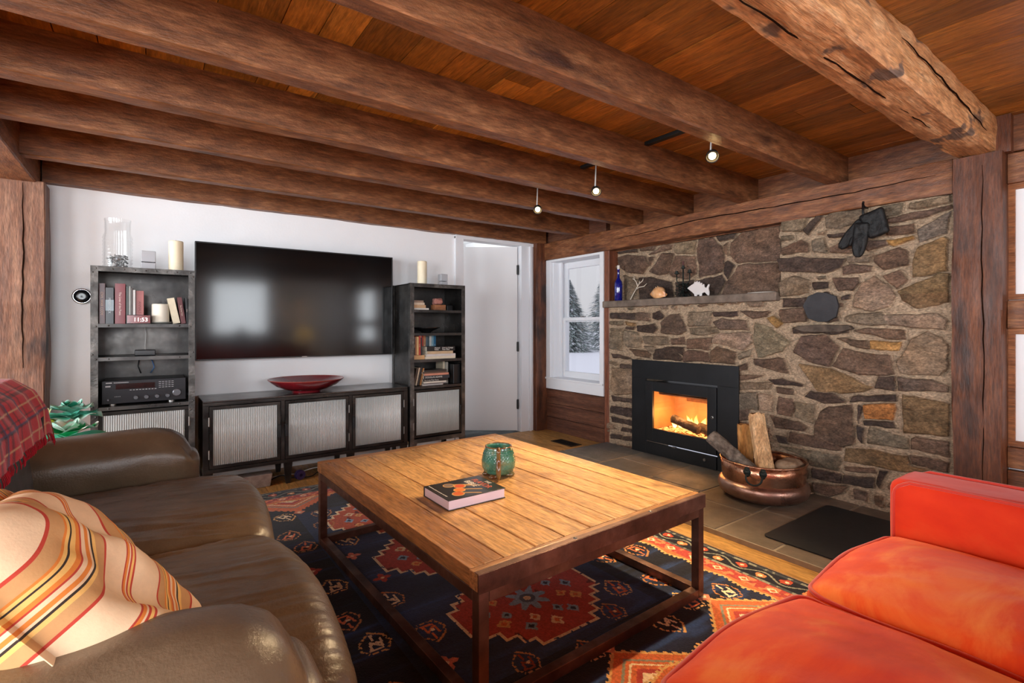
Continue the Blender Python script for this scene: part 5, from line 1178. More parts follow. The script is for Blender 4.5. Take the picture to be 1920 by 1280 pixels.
# under the console
o = obj('storage_bin', MB().prism([(-.09, 0), (.09, 0), (.105, .09), (-.105, .09)], -.06, .06, 'y'), mat('cloudy_plastic', [C(150, 130, 120), C(196, 182, 172)], rough=.3, ns=30, trans=.3), loc=(.62, 4.02, .001), bevel=.004); tag(o, 'cloudy plastic bin on the floor under the console', 'bin')
o = obj('cord_reel', MB().lathe([(.012, -.02), (.034, -.02), (.036, -.014), (.026, -.010), (.026, .010), (.036, .014), (.034, .02), (.012, .02), (.012, -.02)], 28), mat('purple_plastic', [C(56, 44, 96)], rough=.4), loc=(.92, 4.00, .0375), rot=(PI/2, 0, .3), smooth='auto'); tag(o, 'small purple cord reel on the floor under the console', 'reel')
for i, (pts, m_, lab) in enumerate((([(.74, 4.1, .006), (.80, 4.05, .04), (.88, 4.08, .006), (1.0, 4.02, .006), (1.1, 4.09, .02), (1.22, 4.04, .006), (1.33, 4.12, .006)], m_cordk, 'black cable trailing under the console'), ([(.70, 4.16, .005), (.82, 4.13, .02), (.93, 4.17, .005), (1.06, 4.12, .04), (1.18, 4.17, .005)], m_cord, 'white cable trailing under the console'))):
    P = [Vector(p) for p in pts]; dn = []
    for a_ in range(len(P)-1):
        p0 = P[max(a_-1, 0)]; p1, p2 = P[a_], P[a_+1]; p3 = P[min(a_+2, len(P)-1)]
        for j in range(8):
            t = j/8; dn.append(.5*((2*p1)+(-p0+p2)*t+(2*p0-5*p1+4*p2-p3)*t*t+(-p0+3*p1-3*p2+p3)*t**3))
    tag(obj('power_cable', MB().tube(dn, .004, 8), m_, smooth=True), lab, 'cable')
o = obj('power_strip', MB().box(-.14, .14, -.025, .025, 0, .035), mat('grey_plastic', [C(70, 70, 72)], rough=.4), loc=(1.3, 4.22, .001), bevel=.004); tag(o, 'dark power strip on the floor under the console', 'power strip')
# floor vent
FV = thing('floor_vent', 'dark metal floor vent near the window', 'vent', (3.34, 3.72, .0), math.radians(0))
mb = MB().box(-.07, .07, -.15, -.14, .0005, .006).box(-.07, .07, .14, .15, .0005, .006).box(-.07, -.06, -.14, .14, .0005, .006).box(.06, .07, -.14, .14, .0005, .006)
obj('frame', mb, mat('bronze_vent', [C(70, 54, 40)], rough=.45, metal=.6), FV)
mb = MB().box(-.06, .06, -.14, .14, .0003, .001)
for i in range(17): mb.box(-.06, .06, -.136+i*.0165, -.130+i*.0165, .001, .005)
obj('grille', mb, m_ink, FV)

# ================================================================== fireplace
FX = 3.60
FP = thing('fireplace_insert', 'black steel wood-burning insert with a glass door in the stone wall', 'fireplace', (FX, 2.575, .03))
def fb_(mb, x0, x1, y0, y1, z0, z1): return mb.box(x0-FX, x1-FX, y0-2.575, y1-2.575, z0-.03, z1-.03)
s0 = .031
mb = MB()
for b in ((3.575, 3.592, 2.062, 3.087, .69, .852), (3.575, 3.592, 2.062, 2.235, s0, .69), (3.575, 3.592, 2.93, 3.087, s0, .69)): fb_(mb, *b)
m_fp = mat('matt_black_steel', [C(34, 36, 38), C(42, 44, 47)], rough=.42, metal=.5, ns=6)
obj('surround', mb, m_fp, FP, bevel=.0015)
mb = MB(); fb_(mb, 3.592, 3.60, 2.20, 2.97, .03, .72)
# door frame with a window
y0, y1, z0, z1 = 2.24, 2.925, .155, .672; gy0, gy1, gz0, gz1 = 2.318, 2.848, .262, .587
mb = MB()
for b in ((3.565, 3.59, y0, gy0, z0, z1), (3.565, 3.59, gy1, y1, z0, z1), (3.565, 3.59, gy0, gy1, z0, gz0), (3.565, 3.59, gy0, gy1, gz1, z1)): fb_(mb, *b)
D = obj('door', mb, m_fp, FP, bevel=.002)
obj('glass_pane', fb_(MB(), 3.580, 3.584, gy0-.004, gy1+.004, gz0-.004, gz1+.004), pane_glass('fire_glass', (.92, .9, .88, 1)), D)
obj('door_knob', MB().lathe([(.0115, 0), (.0115, .004), (.006, .006), (.006, .001)], 20), m_rivet, D, (3.565-FX, 2.272-2.575, .44-.03), (0, -PI/2, 0), smooth='auto')
obj('ash_drawer', fb_(MB(), 3.567, 3.592, 2.24, 2.925, .036, .135), m_fp, FP, bevel=.002)
obj('drawer_knob', MB().cyl(.011, 0, .014, 16), m_rivet, FP, (3.567-FX, 2.335-2.575, .098-.03), (0, -PI/2, 0), smooth='auto')
obj('air_lever', fb_(MB(), 3.545, 3.57, 2.60, 2.635, .138, .145), m_rivet, FP, bevel=.002)
# firebox
m_brick = mat('firebrick', [C(150, 110, 74), C(184, 140, 98)], rough=.85, ns=5, bump=.2)
mb = MB()
for b in ((3.93, 3.95, 2.27, 2.90, .235, .63), (3.60, 3.93, 2.26, 2.285, .235, .63), (3.60, 3.93, 2.885, 2.91, .235, .63), (3.60, 3.95, 2.26, 2.91, .215, .24)): fb_(mb, *b)
obj('firebox_lining', mb, m_brick, FP)
obj('firebox_shell', fb_(fb_(fb_(MB(), 3.60, 3.96, 2.245, 2.926, .64, .655), 3.955, 3.96, 2.245, 2.926, .20, .64), 3.594, 3.60, 2.235, 2.93, .14, .24), m_ink, FP)
obj('baffle_plate', fb_(fb_(MB(), 3.70, 3.93, 2.29, 2.88, .545, .555), 3.61, 3.64, 2.285, 2.88, .585, .63), mat('brown_steel', [C(104, 72, 50)], rough=.6), FP)
mb = fb_(MB(), 3.90, 3.925, 2.30, 2.74, .485, .53); obj('air_bar', mb, mat('scorched_steel', [C(70, 44, 30), C(120, 74, 46)], rough=.7, ns=30), FP, bevel=.003)
def log(name, label, p0, p1, r, m, seed, cat='log', end=None, n=30, sq=0.):
    p0, p1 = Vector(p0), Vector(p1); L = (p1-p0).length; ax = (p1-p0).normalized(); u = ax.orthogonal().normalized(); v = ax.cross(u); K = 28; vs = []; fs = []
    for i in range(n+1):
        t = i/n
        for k in range(K):
            a = 2*PI*k/K; rr_ = r*(1+.10*(float(vn(np.array([t*L*22]), np.array([k*.7]), seed)[0])-.5)*2+.14*(float(vn(np.array([t*3.]), np.array([a*1.2]), seed+1)[0])-.5))
            if sq: rr_ *= (1-sq)+sq/ max(abs(math.cos(a*1.5+seed)), .55)*.8
            if i in (0, n): rr_ *= .93
            vs.append(p0+ax*(L*t)+(u*math.cos(a)+v*math.sin(a))*rr_)
    for i in range(n):
        for k in range(K): fs.append((i*K+k, i*K+(k+1) % K, (i+1)*K+(k+1) % K, (i+1)*K+k))
    o = thing(name, label, cat, p0); mb = MB().add([q-p0 for q in vs], fs); obj('bark' if end else 'wood', mb, m, o, smooth=True)
    for s, e in ((0, 0), (n, 1)):
        c = vs[s*K:(s+1)*K]; obj('cut_end', MB().add([q-p0 for q in c], [tuple(range(K))]), end or m, o)
    return o
m_char = mat('charred_wood', [C(22, 18, 16), C(60, 50, 44), C(110, 100, 92)], rough=.9, ns=14, bump=.9, bns=40, sc3=(1, 1, 1))
log('burning_log', 'charred log burning at the left in the firebox', (3.70, 2.735, .352), (3.69, 2.47, .292), .038, m_char, 3)
log('burning_log', 'charred log burning at the right in the firebox', (3.78, 2.52, .30), (3.69, 2.33, .285), .040, m_char, 5)
E_ = bpy.data.materials.new('ember'); E_.use_nodes = True; n_ = E_.node_tree; b_ = n_.nodes['Principled BSDF']; b_.inputs['Base Color'].default_value = C(40, 20, 14)
tn = n_.nodes.new('ShaderNodeTexNoise'); tn.inputs['Scale'].default_value = 45; r_ = n_.nodes.new('ShaderNodeValToRGB'); r_.color_ramp.elements[0].position = .42; r_.color_ramp.elements[0].color = (.03, .004, 0, 1); r_.color_ramp.elements[1].position = .66; r_.color_ramp.elements[1].color = (1, .34, .08, 1)
tco = n_.nodes.new('ShaderNodeTexCoord'); n_.links.new(tco.outputs['Object'], tn.inputs['Vector']); n_.links.new(tn.outputs['Fac'], r_.inputs[0]); n_.links.new(r_.outputs[0], b_.inputs['Emission Color']); b_.inputs['Emission Strength'].default_value = 3.2
gx, gy = np.meshgrid(np.linspace(3.64, 3.92, 60), np.linspace(2.29, 2.88, 110), indexing='ij')
o = grid_mesh('embers', np.stack([gx, gy, .241+.035*fbm(gx*40, gy*40, 3)*np.clip(1-np.abs(gy-2.56)/.34, .15, 1)], -1), None, E_); o['kind'] = 'stuff'; o['label'] = 'glowing orange embers under the burning logs'; o['category'] = 'embers'
def fmat(i, c0, c1, s0_, s1_):
    m = bpy.data.materials.new('flame_%d' % i); m.use_nodes = True; t = m.node_tree; t.nodes.remove(t.nodes['Principled BSDF'])
    e = t.nodes.new('ShaderNodeEmission'); tr = t.nodes.new('ShaderNodeBsdfTransparent'); mx = t.nodes.new('ShaderNodeMixShader'); tc_ = t.nodes.new('ShaderNodeTexCoord'); sp = t.nodes.new('ShaderNodeSeparateXYZ')
    r = t.nodes.new('ShaderNodeValToRGB'); r.color_ramp.elements[0].color = c0; r.color_ramp.elements[1].color = c1; t.links.new(tc_.outputs['Generated'], sp.inputs[0]); t.links.new(sp.outputs[2], r.inputs[0]); t.links.new(r.outputs[0], e.inputs[0]); e.inputs[1].default_value = s0_
    r2 = t.nodes.new('ShaderNodeMapRange'); r2.inputs[1].default_value = .0; r2.inputs[2].default_value = 1.; r2.inputs[3].default_value = .62; r2.inputs[4].default_value = .04; t.links.new(sp.outputs[2], r2.inputs[0])
    t.links.new(r2.outputs[0], mx.inputs[0]); t.links.new(tr.outputs[0], mx.inputs[1]); t.links.new(e.outputs[0], mx.inputs[2]); t.links.new(mx.outputs[0], t.nodes['Material Output'].inputs[0]); return m
mf = fmat(0, (1, .62, .16, 1), (1, .30, .04, 1), 5., 1.)
fl = MB(); rs = np.random.RandomState(2)
for i in range(15):
    y = 2.80-.50*i/14+rs.uniform(-.02, .02); x = rs.uniform(3.80, 3.90); h = (.06+.07*rs.rand())*(.6+.9*math.exp(-((y-2.62)/.09)**2)+.5*math.exp(-((y-2.34)/.05)**2)); b0 = .255; r0 = .016+.014*rs.rand(); k1 = rs.uniform(-1, 1)
    pts = []; R = []
    for j in range(12):
        t = j/11; pts.append((x+.012*math.sin(t*5+i), y+.02*math.sin(t*4+k1*3)*t, b0+h*t)); R.append(max(.0012, r0*math.sin(PI*min(1, (t*.82+.18)))**.8*(1-t*.45)))
    fl.tube(pts, R, 12)
o = obj('flames', fl, mf, smooth=True, fixn=False); o['kind'] = 'stuff'; o['label'] = 'yellow orange flames behind the burning logs'; o['category'] = 'fire'
for (y, z, e) in ((2.62, .42, 2.6), (2.40, .40, 1.8), (2.76, .38, 1.6)):
    l = bpy.data.lights.new('fire_light', 'POINT'); l.energy = e; l.color = (1, .44, .13); l.shadow_soft_size = .05; q = bpy.data.objects.new('fire_light', l); COL.objects.link(q); q.location = (3.68, y, z)

# ---- mantel shelf and what stands on it
o = obj('mantel_shelf', MB().box(3.555, 3.728, 1.775, 3.44, 1.332, 1.394), m_ledge, bevel=.008, bseg=3); tag(o, 'long grey slate mantel shelf above the fireplace', 'mantel')
MZ = 1.3945
B = thing('blue_bottle', 'slender cobalt blue glass bottle at the left of the mantel', 'bottle', (3.615, 3.285, MZ))
obj('glass_body', MB().lathe([(.001, .0), (.034, .0), (.037, .006), (.037, .16), (.034, .18), (.018, .205), (.0125, .22), (.0115, .285), (.014, .29), (.014, .30)], 36), mat('cobalt_glass', [C(24, 34, 150)], rough=.06, trans=.55, spec=.7, coat=.5), B, smooth=True)
obj('stopper', MB().cyl(.0125, .30, .335, 18), mat('stopper_white', [C(214, 206, 196)], rough=.6), B, smooth='auto')
text('label_print', 'FRENCH GIN', .014, mat('bottle_print', [C(170, 176, 220)], rough=.5), basis(Vector((-.0376, .006, .13)), (0, 0, -1), (0, -1, 0)), B)
# coral twig
def twig(o, pts, r, m, nm): obj(nm, MB().tube(pts, r, 8), m, o, smooth=True)
CT = thing('white_coral_branch', 'thin white coral branch leaning on the stone', 'coral', (3.67, 3.16, MZ)); m_cor = mat('coral_white', [C(206, 192, 174)], rough=.8)
mb = MB()
for pts in ([(0, .03, .002), (.012, .01, .05), (.02, -.02, .10), (.03, -.05, .15), (.04, -.06, .20)], [(.02, -.02, .10), (.022, -.06, .12), (.028, -.11, .125), (.03, -.14, .15)], [(.024, -.04, .13), (.03, -.02, .17), (.035, .01, .20), (.04, .015, .23)], [(.03, -.05, .15), (.034, -.09, .18), (.04, -.10, .215)], [(.035, .01, .20), (.038, .04, .21)]):
    mb.tube(pts, [.006]+[.0045]*(len(pts)-2)+[.002], 8)
obj('branches', mb, m_cor, CT, smooth=True)
# conch
m_con = mat('conch_shell', [C(196, 128, 70), C(226, 170, 116), C(240, 206, 170)], rough=.4, ns=14, coat=.2); CS = thing('conch_shell', 'spiky orange conch shell on the mantel', 'shell', (3.635, 2.83, MZ+.045))
nt_, nq = 150, 20; t = np.linspace(0, 1, nt_); ph = np.linspace(0, 2*PI, nq, endpoint=True); TT, PH = np.meshgrid(t, ph, indexing='ij')
ang = TT*2*PI*3.6; g_ = np.exp((TT-1)*2.3); tube = .048*g_*(1+.30*np.clip(np.cos(PH-2.4), 0, 1)**6*(np.cos(ang*2.2)**8)); rad = .034*g_; ax_ = .135*(1-g_)-.03
Yc = ax_+tube*np.sin(PH)*1.5; Rr = rad+tube*np.cos(PH)*.9
obj_ = grid_mesh('spiral_body', np.stack([Rr*np.cos(ang)*1., Yc, Rr*np.sin(ang)*.95+.0], -1), None, m_con, CS)
obj('flared_lip', (lambda mb: mb)(MB().add([(-.02+.02*math.sin(k*.9), .02-.02*k+0., -.035+.0*k) for k in range(7)]+[(-.055-.01*math.sin(k), .02-.02*k, -.02+.008*math.cos(k*1.7)) for k in range(7)]+[(-.05, .02-.021*k, .012+.01*math.sin(k*2.)) for k in range(7)], [(i+7*j, i+1+7*j, i+8+7*j, i+7+7*j) for i in range(6) for j in range(2)])), mat('shell_lip', [C(236, 190, 160)], rough=.3), CS, smooth=True, sub=1)
mb = MB()
for k in range(8):
    a = k*.62+.3; p = Vector((.05*math.cos(a), .03-.008*k, .05*math.sin(a))); 
    if p.z > -.01: mb.tube([p*.75, p*1.15, Vector((p.x*1.35, p.y+.004, p.z*1.4))], [.012, .007, .001], 8)
obj('spikes', mb, m_con, CS, smooth=True)
# dark candelabra
CA = thing('iron_candelabra', 'dark iron branch candelabra with a leafy base on the mantel', 'candelabra', (3.655, 2.60, MZ)); m_ir = mat('dark_green_iron', [C(22, 28, 26), C(44, 52, 48)], rough=.6, metal=.4, ns=30)
mb = MB().tube([(0, 0, 0), (0, 0, .24)], .006, 8)
for s in (-1, 1): mb.tube([(0, 0, .12), (0, s*.035, .11), (0, s*.062, .14), (0, s*.064, .20)], .0045, 8)
obj('stem', mb, m_ir, CA, smooth=True)
for y, z in ((0, .24), (-.064, .20), (.064, .20)):
    obj('cup', MB().lathe([(.002, 0), (.018, .004), (.02, .012), (.011, .014), (.011, .03), (.009, .03), (.009, .014), (.001, .01)], 18, 0, y), m_ir, CA, (0, 0, z), smooth='auto')
obj('candle_stub', MB().cyl(.008, .25, .305, 12), mat('dark_red_wax', [C(74, 30, 26)], rough=.5), CA)
mb = MB(); rs = np.random.RandomState(5)
for k in range(150):
    a = rs.rand()*2*PI; z = rs.rand()*.115+.004; r = .05*(1-z*3.0)*rs.rand()+.012; c = Vector((r*math.cos(a)*.8, r*math.sin(a)*1.3, z)); u = Vector((rs.randn(), rs.randn(), rs.randn()+.4)).normalized(); v = u.orthogonal().normalized(); L_, w_ = .016, .007
    mb.add([c-u*L_, c+v*w_, c+u*L_, c-v*w_], [(0, 1, 2, 3)])
o = obj('metal_leaves', mb, m_ir, CA, fixn=False); o['kind'] = 'stuff'
# white fish
FI = thing('fish_figurine', 'flat white ceramic fish on the mantel', 'figurine', (3.63, 2.44, MZ)); m_f = mat('white_ceramic', [C(214, 208, 204)], rough=.3, coat=.3)
body = [(.10, .072), (.085, .062), (.05, .035), (.035, .022), (.03, .0), (.012, 0.), (.008, .014), (-.012, .014), (-.016, 0), (-.034, .0), (-.036, .022), (-.06, .032), (-.072, .022), (-.088, .006), (-.098, .0), (-.102, .03), (-.094, .06), (-.105, .092), (-.095, .096), (-.076, .066), (-.06, .075), (-.055, .10), (-.04, .092), (-.036, .112), (-.022, .105), (-.014, .124), (-.002, .114), (.008, .130), (.018, .117), (.03, .126), (.036, .11), (.06, .098), (.085, .084)]
obj('body', MB().prism(body, -.008, .008, 'x'), m_f, FI, bevel=.004, bseg=3)
o = obj('plate_stack', MB().lathe([(.001, 0), (.10, 0), (.104, .004), (.1, .008), (.001, .008)], 40), mat('pale_plate', [C(206, 198, 186)], rough=.4), loc=(3.655, 1.93, MZ), smooth='auto'); tag(o, 'flat pale plate lying at the right end of the mantel', 'plate'); o.scale = (.62, 1, .9)

# ---- slate disk, its ledge, gloves on hook
SP = [(math.cos(a)*r, math.sin(a)*r) for a, r in ((.1, .112), (.75, .108), (1.35, .100), (1.9, .098), (2.5, .112), (3.1, .105), (3.75, .112), (4.3, .104), (4.9, .098), (5.55, .108))]
o = obj('slate_disk', MB().prism(SP, -.012, .010, 'x'), m_slate, loc=(3.565, 1.487, 1.277), bevel=.004, bseg=2); tag(o, 'dark many-sided slate plaque fixed to the stone wall', 'plaque')
o = obj('stone_ledge', MB().prism([(-.17, 0), (-.15, .022), (.02, .028), (.16, .018), (.18, 0), (.12, -.022), (-.10, -.02)], -.022, .03, 'x'), mat('ledge_stone', [C(62, 52, 44), C(104, 90, 78)], rough=.85, ns=16, bump=.5), loc=(3.575, 1.475, 1.135), bevel=.006); tag(o, 'thin dark stone ledge under the slate plaque', 'ledge')
m_gl = mat('black_glove_leather', [C(7, 7, 8), C(13, 13, 14)], rough=.6, ns=8, bump=.4, bns=30)
HK = thing('wall_hook', 'black iron hook at the top of the stone wall', 'hook', (3.545, 1.22, 1.88))
obj('hook', MB().tube([(.05, .015, .0), (.0, .015, .0), (-.02, .015, .012), (-.024, .012, .03)], .006, 8), m_ink, HK, smooth=True)
def cfn(P, U):
    x, y, z = P.T; x = x+(fbm(y*18, z*18, 4)-.45)*.016; y = y*(1+.12*U[:, 2]); return np.stack([x, y, z], 1)
def gfn(seed):
    def f(P, U):
        x, y, z = P.T; x = x+(fbm(y*22, z*22, seed)-.45)*.022; k = np.clip(-U[:, 2], 0, 1); y = y*(1-.55*k**2.2); x = x*(1-.35*k); return np.stack([x, y, z], 1)
    return f
G1 = thing('fireplace_glove', 'black leather fireplace glove with wide cuff, hanging fingers down', 'glove', (3.545, 1.22, 1.88), 0, 'black fireplace gloves on the hook'); G2 = thing('fireplace_glove', 'black leather fireplace glove pointing down to the left, behind the other', 'glove', (3.545, 1.22, 1.88), 0, 'black fireplace gloves on the hook')
softmesh('glove_cuff', (.022, .060, .080), .018, 22, cfn, m_gl, G1, M=Matrix.Translation((-.028, -.050, -.115)) @ Matrix.Rotation(-.30, 4, 'X'))
softmesh('glove_hand', (.020, .040, .105), .018, 22, gfn(5), m_gl, G1, M=Matrix.Translation((-.045, .022, -.205)) @ Matrix.Rotation(.12, 4, 'X'))
obj('hanging_loop', MB().tube([(-.022, .015, .02), (-.03, .012, -.03), (-.035, .008, -.11)], .007, 8), m_ink, G1, smooth=True)
softmesh('glove_hand', (.020, .038, .10), .018, 22, gfn(8), m_gl, G2, M=Matrix.Translation((-.020, .075, -.165)) @ Matrix.Rotation(.72, 4, 'X'))
obj('glove_thumb', MB().tube([(-.018, .06, -.16), (-.03, .075, -.20), (-.03, .082, -.235)], [.016, .015, .009], 10), m_gl, G2, smooth=True, sub=1)

# ---- copper cauldron with logs
CP = thing('copper_cauldron', 'hammered copper cauldron holding firewood', 'cauldron', (3.30, 1.735, .0315))
m_cu = mat('hammered_copper', [C(128, 98, 88), C(178, 142, 126), C(206, 176, 160)], rough=.34, metal=.92, ns=5, bump=.28, bns=46, bdist=.006, rr=.1, sc3=(1, 1, 1)); m_cup = mat('polished_copper', [C(140, 94, 72), C(198, 146, 116), C(222, 180, 150)], rough=.24, metal=.95, ns=7, bump=.15, bns=30, rr=.08)
obj('belly', MB().lathe([(.001, .0), (.17, .0), (.232, .010), (.264, .036), (.276, .070), (.272, .096), (.260, .112), (.248, .118)], 72), m_cu, CP, smooth=True)
obj('neck', MB().lathe([(.248, .118), (.250, .125), (.254, .18), (.258, .240), (.255, .240), (.250, .18), (.244, .125), (.20, .06), (.001, .03)], 72), m_cup, CP, smooth=True)
obj('rim', MB().lathe([(.258+.006*math.cos(a), .242+.006*math.sin(a)) for a in [i*PI/6 for i in range(13)]], 72), m_cup, CP, smooth=True)
ha = math.atan2(-1.0, -.35)+.02; ha = math.radians(198)
for s in (0, PI):
    R_ = Matrix.Rotation(ha+s, 4, 'Z'); mb = MB()
    H = obj('handle', MB().tube([R_ @ Vector(p) for p in [(.266, .045, .200), (.289, .048, .185), (.298, .040, .153), (.299, .0, .135), (.298, -.040, .153), (.289, -.048, .185), (.266, -.045, .200)]], .0065, 10), m_ir, CP, smooth=True, sub=1)
    for y in (-.045, .045):
        mb = MB()
        for dz, r in ((0, .024), (.016, .017), (-.018, .015)): mb.lathe([(.001, .016), (r*.6, .013), (r, .0)], 12, 0, 0, None, R_ @ Matrix.Translation((.253, y, .207+dz)) @ Matrix.Rotation(PI/2, 4, 'Y'))
        obj('handle_boss', mb, m_ir, H, smooth=True)
m_bark = mat('grey_bark', [C(66, 56, 50), C(110, 98, 88), C(146, 134, 122)], rough=.95, ns=26, bump=.9, bns=40); m_split = wood('split_wood', C(160, 116, 76), C(204, 162, 116), C(226, 192, 150), 'z', rough=.8, bump=.6); m_split2 = wood('golden_split_wood', C(150, 96, 46), C(190, 134, 72), C(214, 164, 104), 'z', rough=.8, bump=.6)
def split(name, label, p0, p1, w_, d, m, tw, seed):
    p0, p1 = Vector(p0), Vector(p1); ax = (p1-p0).normalized(); L = (p1-p0).length; u = Vector((math.cos(tw), math.sin(tw), 0)); u = (u-ax*u.dot(ax)).normalized(); v = ax.cross(u); sec = [(-w_, -d*.6), (w_*.2, -d), (w_, -d*.45), (w_*.8, d*.7), (-w_*.2, d), (-w_*.9, d*.5)]
    n = 24; K = len(sec)*4; vs = []; full = []
    for i in range(len(sec)):
        p, q = sec[i], sec[(i+1) % len(sec)]
        for j in range(4): full.append((p[0]+(q[0]-p[0])*j/4, p[1]+(q[1]-p[1])*j/4))
    for i in range(n+1):
        t = i/n
        for k, (a, b) in enumerate(full):
            f = 1+.16*(float(vn(np.array([t*5.+seed]), np.array([k*.55]), seed)[0])-.5)+.05*(float(vn(np.array([t*30.]), np.array([k*1.5]), seed)[0])-.5); vs.append(ax*L*t+u*a*f+v*b*f+ax*((i in (0, n))*.006*math.sin(k*1.3)))
    fs = [(i*K+k, i*K+(k+1) % K, (i+1)*K+(k+1) % K, (i+1)*K+k) for i in range(n) for k in range(K)]+[tuple(range(K)), tuple(n*K+k for k in reversed(range(K)))]
    o = obj(name, MB().add(vs, fs), m, loc=p0, smooth='auto'); tag(o, label, 'log'); return o
split('split_log', 'tall pale split log leaning in the copper cauldron', (3.20, 1.64, .115), (3.34, 1.80, .555), .052, .036, m_split, 2.2, 3)
split('split_log', 'golden split log standing behind the pale one', (3.33, 1.86, .10), (3.36, 1.895, .47), .05, .03, m_split2, 2.0, 6)
log('round_log', 'grey bark log sticking out at the left of the cauldron', (3.16, 1.70, .19), (3.12, 2.0, .405), .046, m_bark, 9, end=m_split)
log('round_log', 'grey bark log standing in the middle of the cauldron', (3.38, 1.745, .10), (3.38, 1.79, .43), .036, m_bark, 12, end=m_split)
o = softmesh('burlap_bag', (.085, .075, .05), .045, 26, lambda P, U: P*(1+.3*(fbm(P[:, 0]*16+4, P[:, 1]*16+P[:, 2]*20, 5)-.45))[:, None], mat('kraft_paper', [C(130, 104, 82), C(166, 140, 114)], rough=.9, ns=20, bump=.4), None, (3.38, 1.60, .235)); tag(o, 'crumpled brown paper bag in the cauldron', 'bag')

# ---- black hearth mat
def rrect(x0, x1, y0, y1, r): return [(cx+r*math.cos(a), cy+r*math.sin(a)) for cx, cy, s in ((x1-r, y1-r, 0), (x0+r, y1-r, PI/2), (x0+r, y0+r, PI), (x1-r, y0+r, 1.5*PI)) for a in [s+i*PI/12 for i in range(7)]]
o = obj('hearth_mat', MB().prism(rrect(2.66, 3.44, .72, 1.40, .03), .0322, .038, 'z'), mat('black_mat', [C(30, 31, 33), C(38, 39, 41)], rough=.6, ns=30), bevel=.001); tag(o, 'black rectangular mat on the slate hearth', 'mat')

# ================================================================== track lights
m_bulb = mat('lit_bulb', [C(255, 220, 170)], emis=(1, .66, .28, 1), estr=14.)
m_can = mat('track_head', [C(30, 30, 32)], rough=.4, metal=.5); m_hl = mat('track_white', [C(200, 200, 198)], rough=.4)
for i, (y, z, ya, yb_, lab) in enumerate(((1.535, 2.045, 1.47, 1.97, 'lit track spotlight nearest the hewn timber'), (2.385, 2.045, 2.07, 2.52, 'middle lit track spotlight between joists'), (3.005, 2.04, 2.63, 3.05, 'lit track spotlight nearest the white wall'))):
    T = thing('track_spotlight', lab, 'spotlight', (2.41, y, z))
    obj('track', MB().box(-.018, .018, ya-y, yb_-y, CEIL-.022-z, CEIL-.001-z), m_ink, T, bevel=.002)
    obj('stem', MB().tube([(0, 0, CEIL-.022-z), (0, .01, .035)], .005, 8), m_hl, T, smooth=True)
    aim = Vector((-.45, -.62, -.64)).normalized() if i else Vector((-.60, -.45, -.66)).normalized(); q = aim.to_track_quat('-Z', 'Y').to_matrix().to_4x4(); q.translation = Vector((0, 0, 0))
    o = obj('head', MB().lathe([(.012, .055), (.022, .05), (.031, .02), (.034, -.005), (.031, -.005), (.028, .015), (.012, .03)], 24), m_can, T, smooth=True, M=q)
    o = obj('bulb', MB().lathe([(.0005, -.004), (.012, -.002), (.018, .004), (.019, .012), (.001, .016)], 20), m_bulb, T, smooth=True, M=q)
    l = bpy.data.lights.new('spot_glow', 'SPOT'); l.energy = (70, 70, 40)[i]; l.color = (1, .72, .40); l.spot_size = math.radians(78); l.spot_blend = .8; l.shadow_soft_size = .025
    s = bpy.data.objects.new('spot_glow', l); COL.objects.link(s); s.location = Vector((2.41, y, z))+aim*.03; tgt = (Vector((1.75, 1.55, .44)), Vector((1.5, 1.6, .44)), Vector((2.4, 2.6, .0)))[i]
    s.rotation_euler = (tgt-s.location).to_track_quat('-Z', 'Y').to_euler()

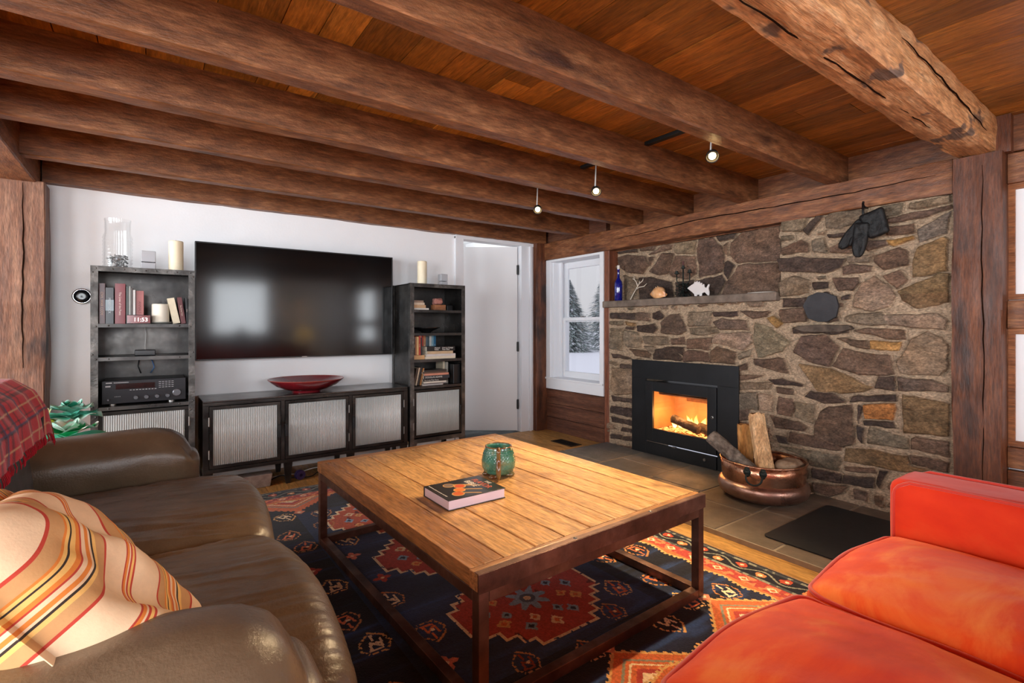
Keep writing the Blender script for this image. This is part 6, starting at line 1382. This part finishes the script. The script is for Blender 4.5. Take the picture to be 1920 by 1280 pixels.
# ================================================================== behind the viewer (seen in the television)
LT = thing('table_lamp', 'lit table lamp with a yellow shade behind the viewer', 'lamp', (2.55, -2.15, .62))
obj('base', MB().lathe([(.001, 0), (.07, 0), (.05, .02), (.03, .06), (.06, .14), (.02, .22), (.012, .30)], 28), m_ink, LT, smooth=True)
obj('lamp_shade', MB().lathe([(.17, .28), (.12, .52)], 32), mat('glowing_shade', [C(240, 200, 130)], rough=.8, emis=(1, .62, .22, 1), estr=1.6), LT, smooth=True)
l = bpy.data.lights.new('lamp_glow', 'POINT'); l.energy = 14; l.color = (1, .66, .34); l.shadow_soft_size = .1; s = bpy.data.objects.new('lamp_glow', l); COL.objects.link(s); s.location = (2.55, -2.15, 1.03)
E2 = thing('end_table', 'dark end table under the lamp behind the viewer', 'table', (2.55, -2.15, 0)); obj('top', MB().box(-.25, .25, -.25, .25, .59, .619), m_post, E2, bevel=.004)
for a_ in (-.21, .21):
    for b_ in (-.21, .21): obj('leg', MB().box(a_-.02, a_+.02, b_-.02, b_+.02, 0, .59), m_post, E2)
SB = thing('low_chest', 'long dark red chest under the window behind the viewer', 'chest', (1.25, -2.2, 0)); obj('body', MB().box(-.9, .9, -.28, .28, .05, .86), mat('dark_red_wood', [C(66, 16, 18), C(84, 24, 24)], rough=.5), SB, bevel=.01)
for a_ in (-.8, .8):
    for b_ in (-.2, .2): obj('foot', MB().box(a_-.03, a_+.03, b_-.03, b_+.03, 0, .05), m_ink, SB)
o = obj('round_vase', MB().lathe([(.001, 0), (.07, 0), (.14, .06), (.155, .12), (.12, .19), (.05, .22), (.045, .27), (.055, .29), (.04, .29), (.03, .2), (.001, .1)], 32), m_ink, loc=(1.42, -2.2, .861), smooth=True); tag(o, 'round black vase on the red chest behind the viewer', 'vase')

# ------------------------------------------------------------------ groups of repeats
for o in list(COL.objects):
    c = o.get('category')
    if not c or o.parent is not None or o.get('group'): continue
    x, y, z = o.location; g = None
    if c == 'book' and y > 3.5: g = 'books on the left cabinet shelf' if x < 1 else ('books piled on the top shelf of the right cabinet' if z > 1.2 else ('books on the third shelf of the right cabinet' if z > .8 else 'books on the lowest shelf of the right cabinet'))
    elif c == 'log': g = 'logs burning in the firebox' if z < .45 and x > 3.6 else 'firewood in the copper cauldron'
    elif c == 'candle' and 'pillar' in o.name: g = 'cream pillar candles on the cabinets'
    elif c == 'speaker': g = 'silver speakers on the cabinets'
    elif c == 'spotlight': g = 'lit spotlights between the joists'
    elif c == 'paper flower': g = 'tissue paper flowers on the side table'
    elif c == 'tree': g = 'spruces outside the window'
    elif o.name.startswith('display_cabinet'): g = 'matching open gunmetal cabinets'
    if g: o['group'] = g
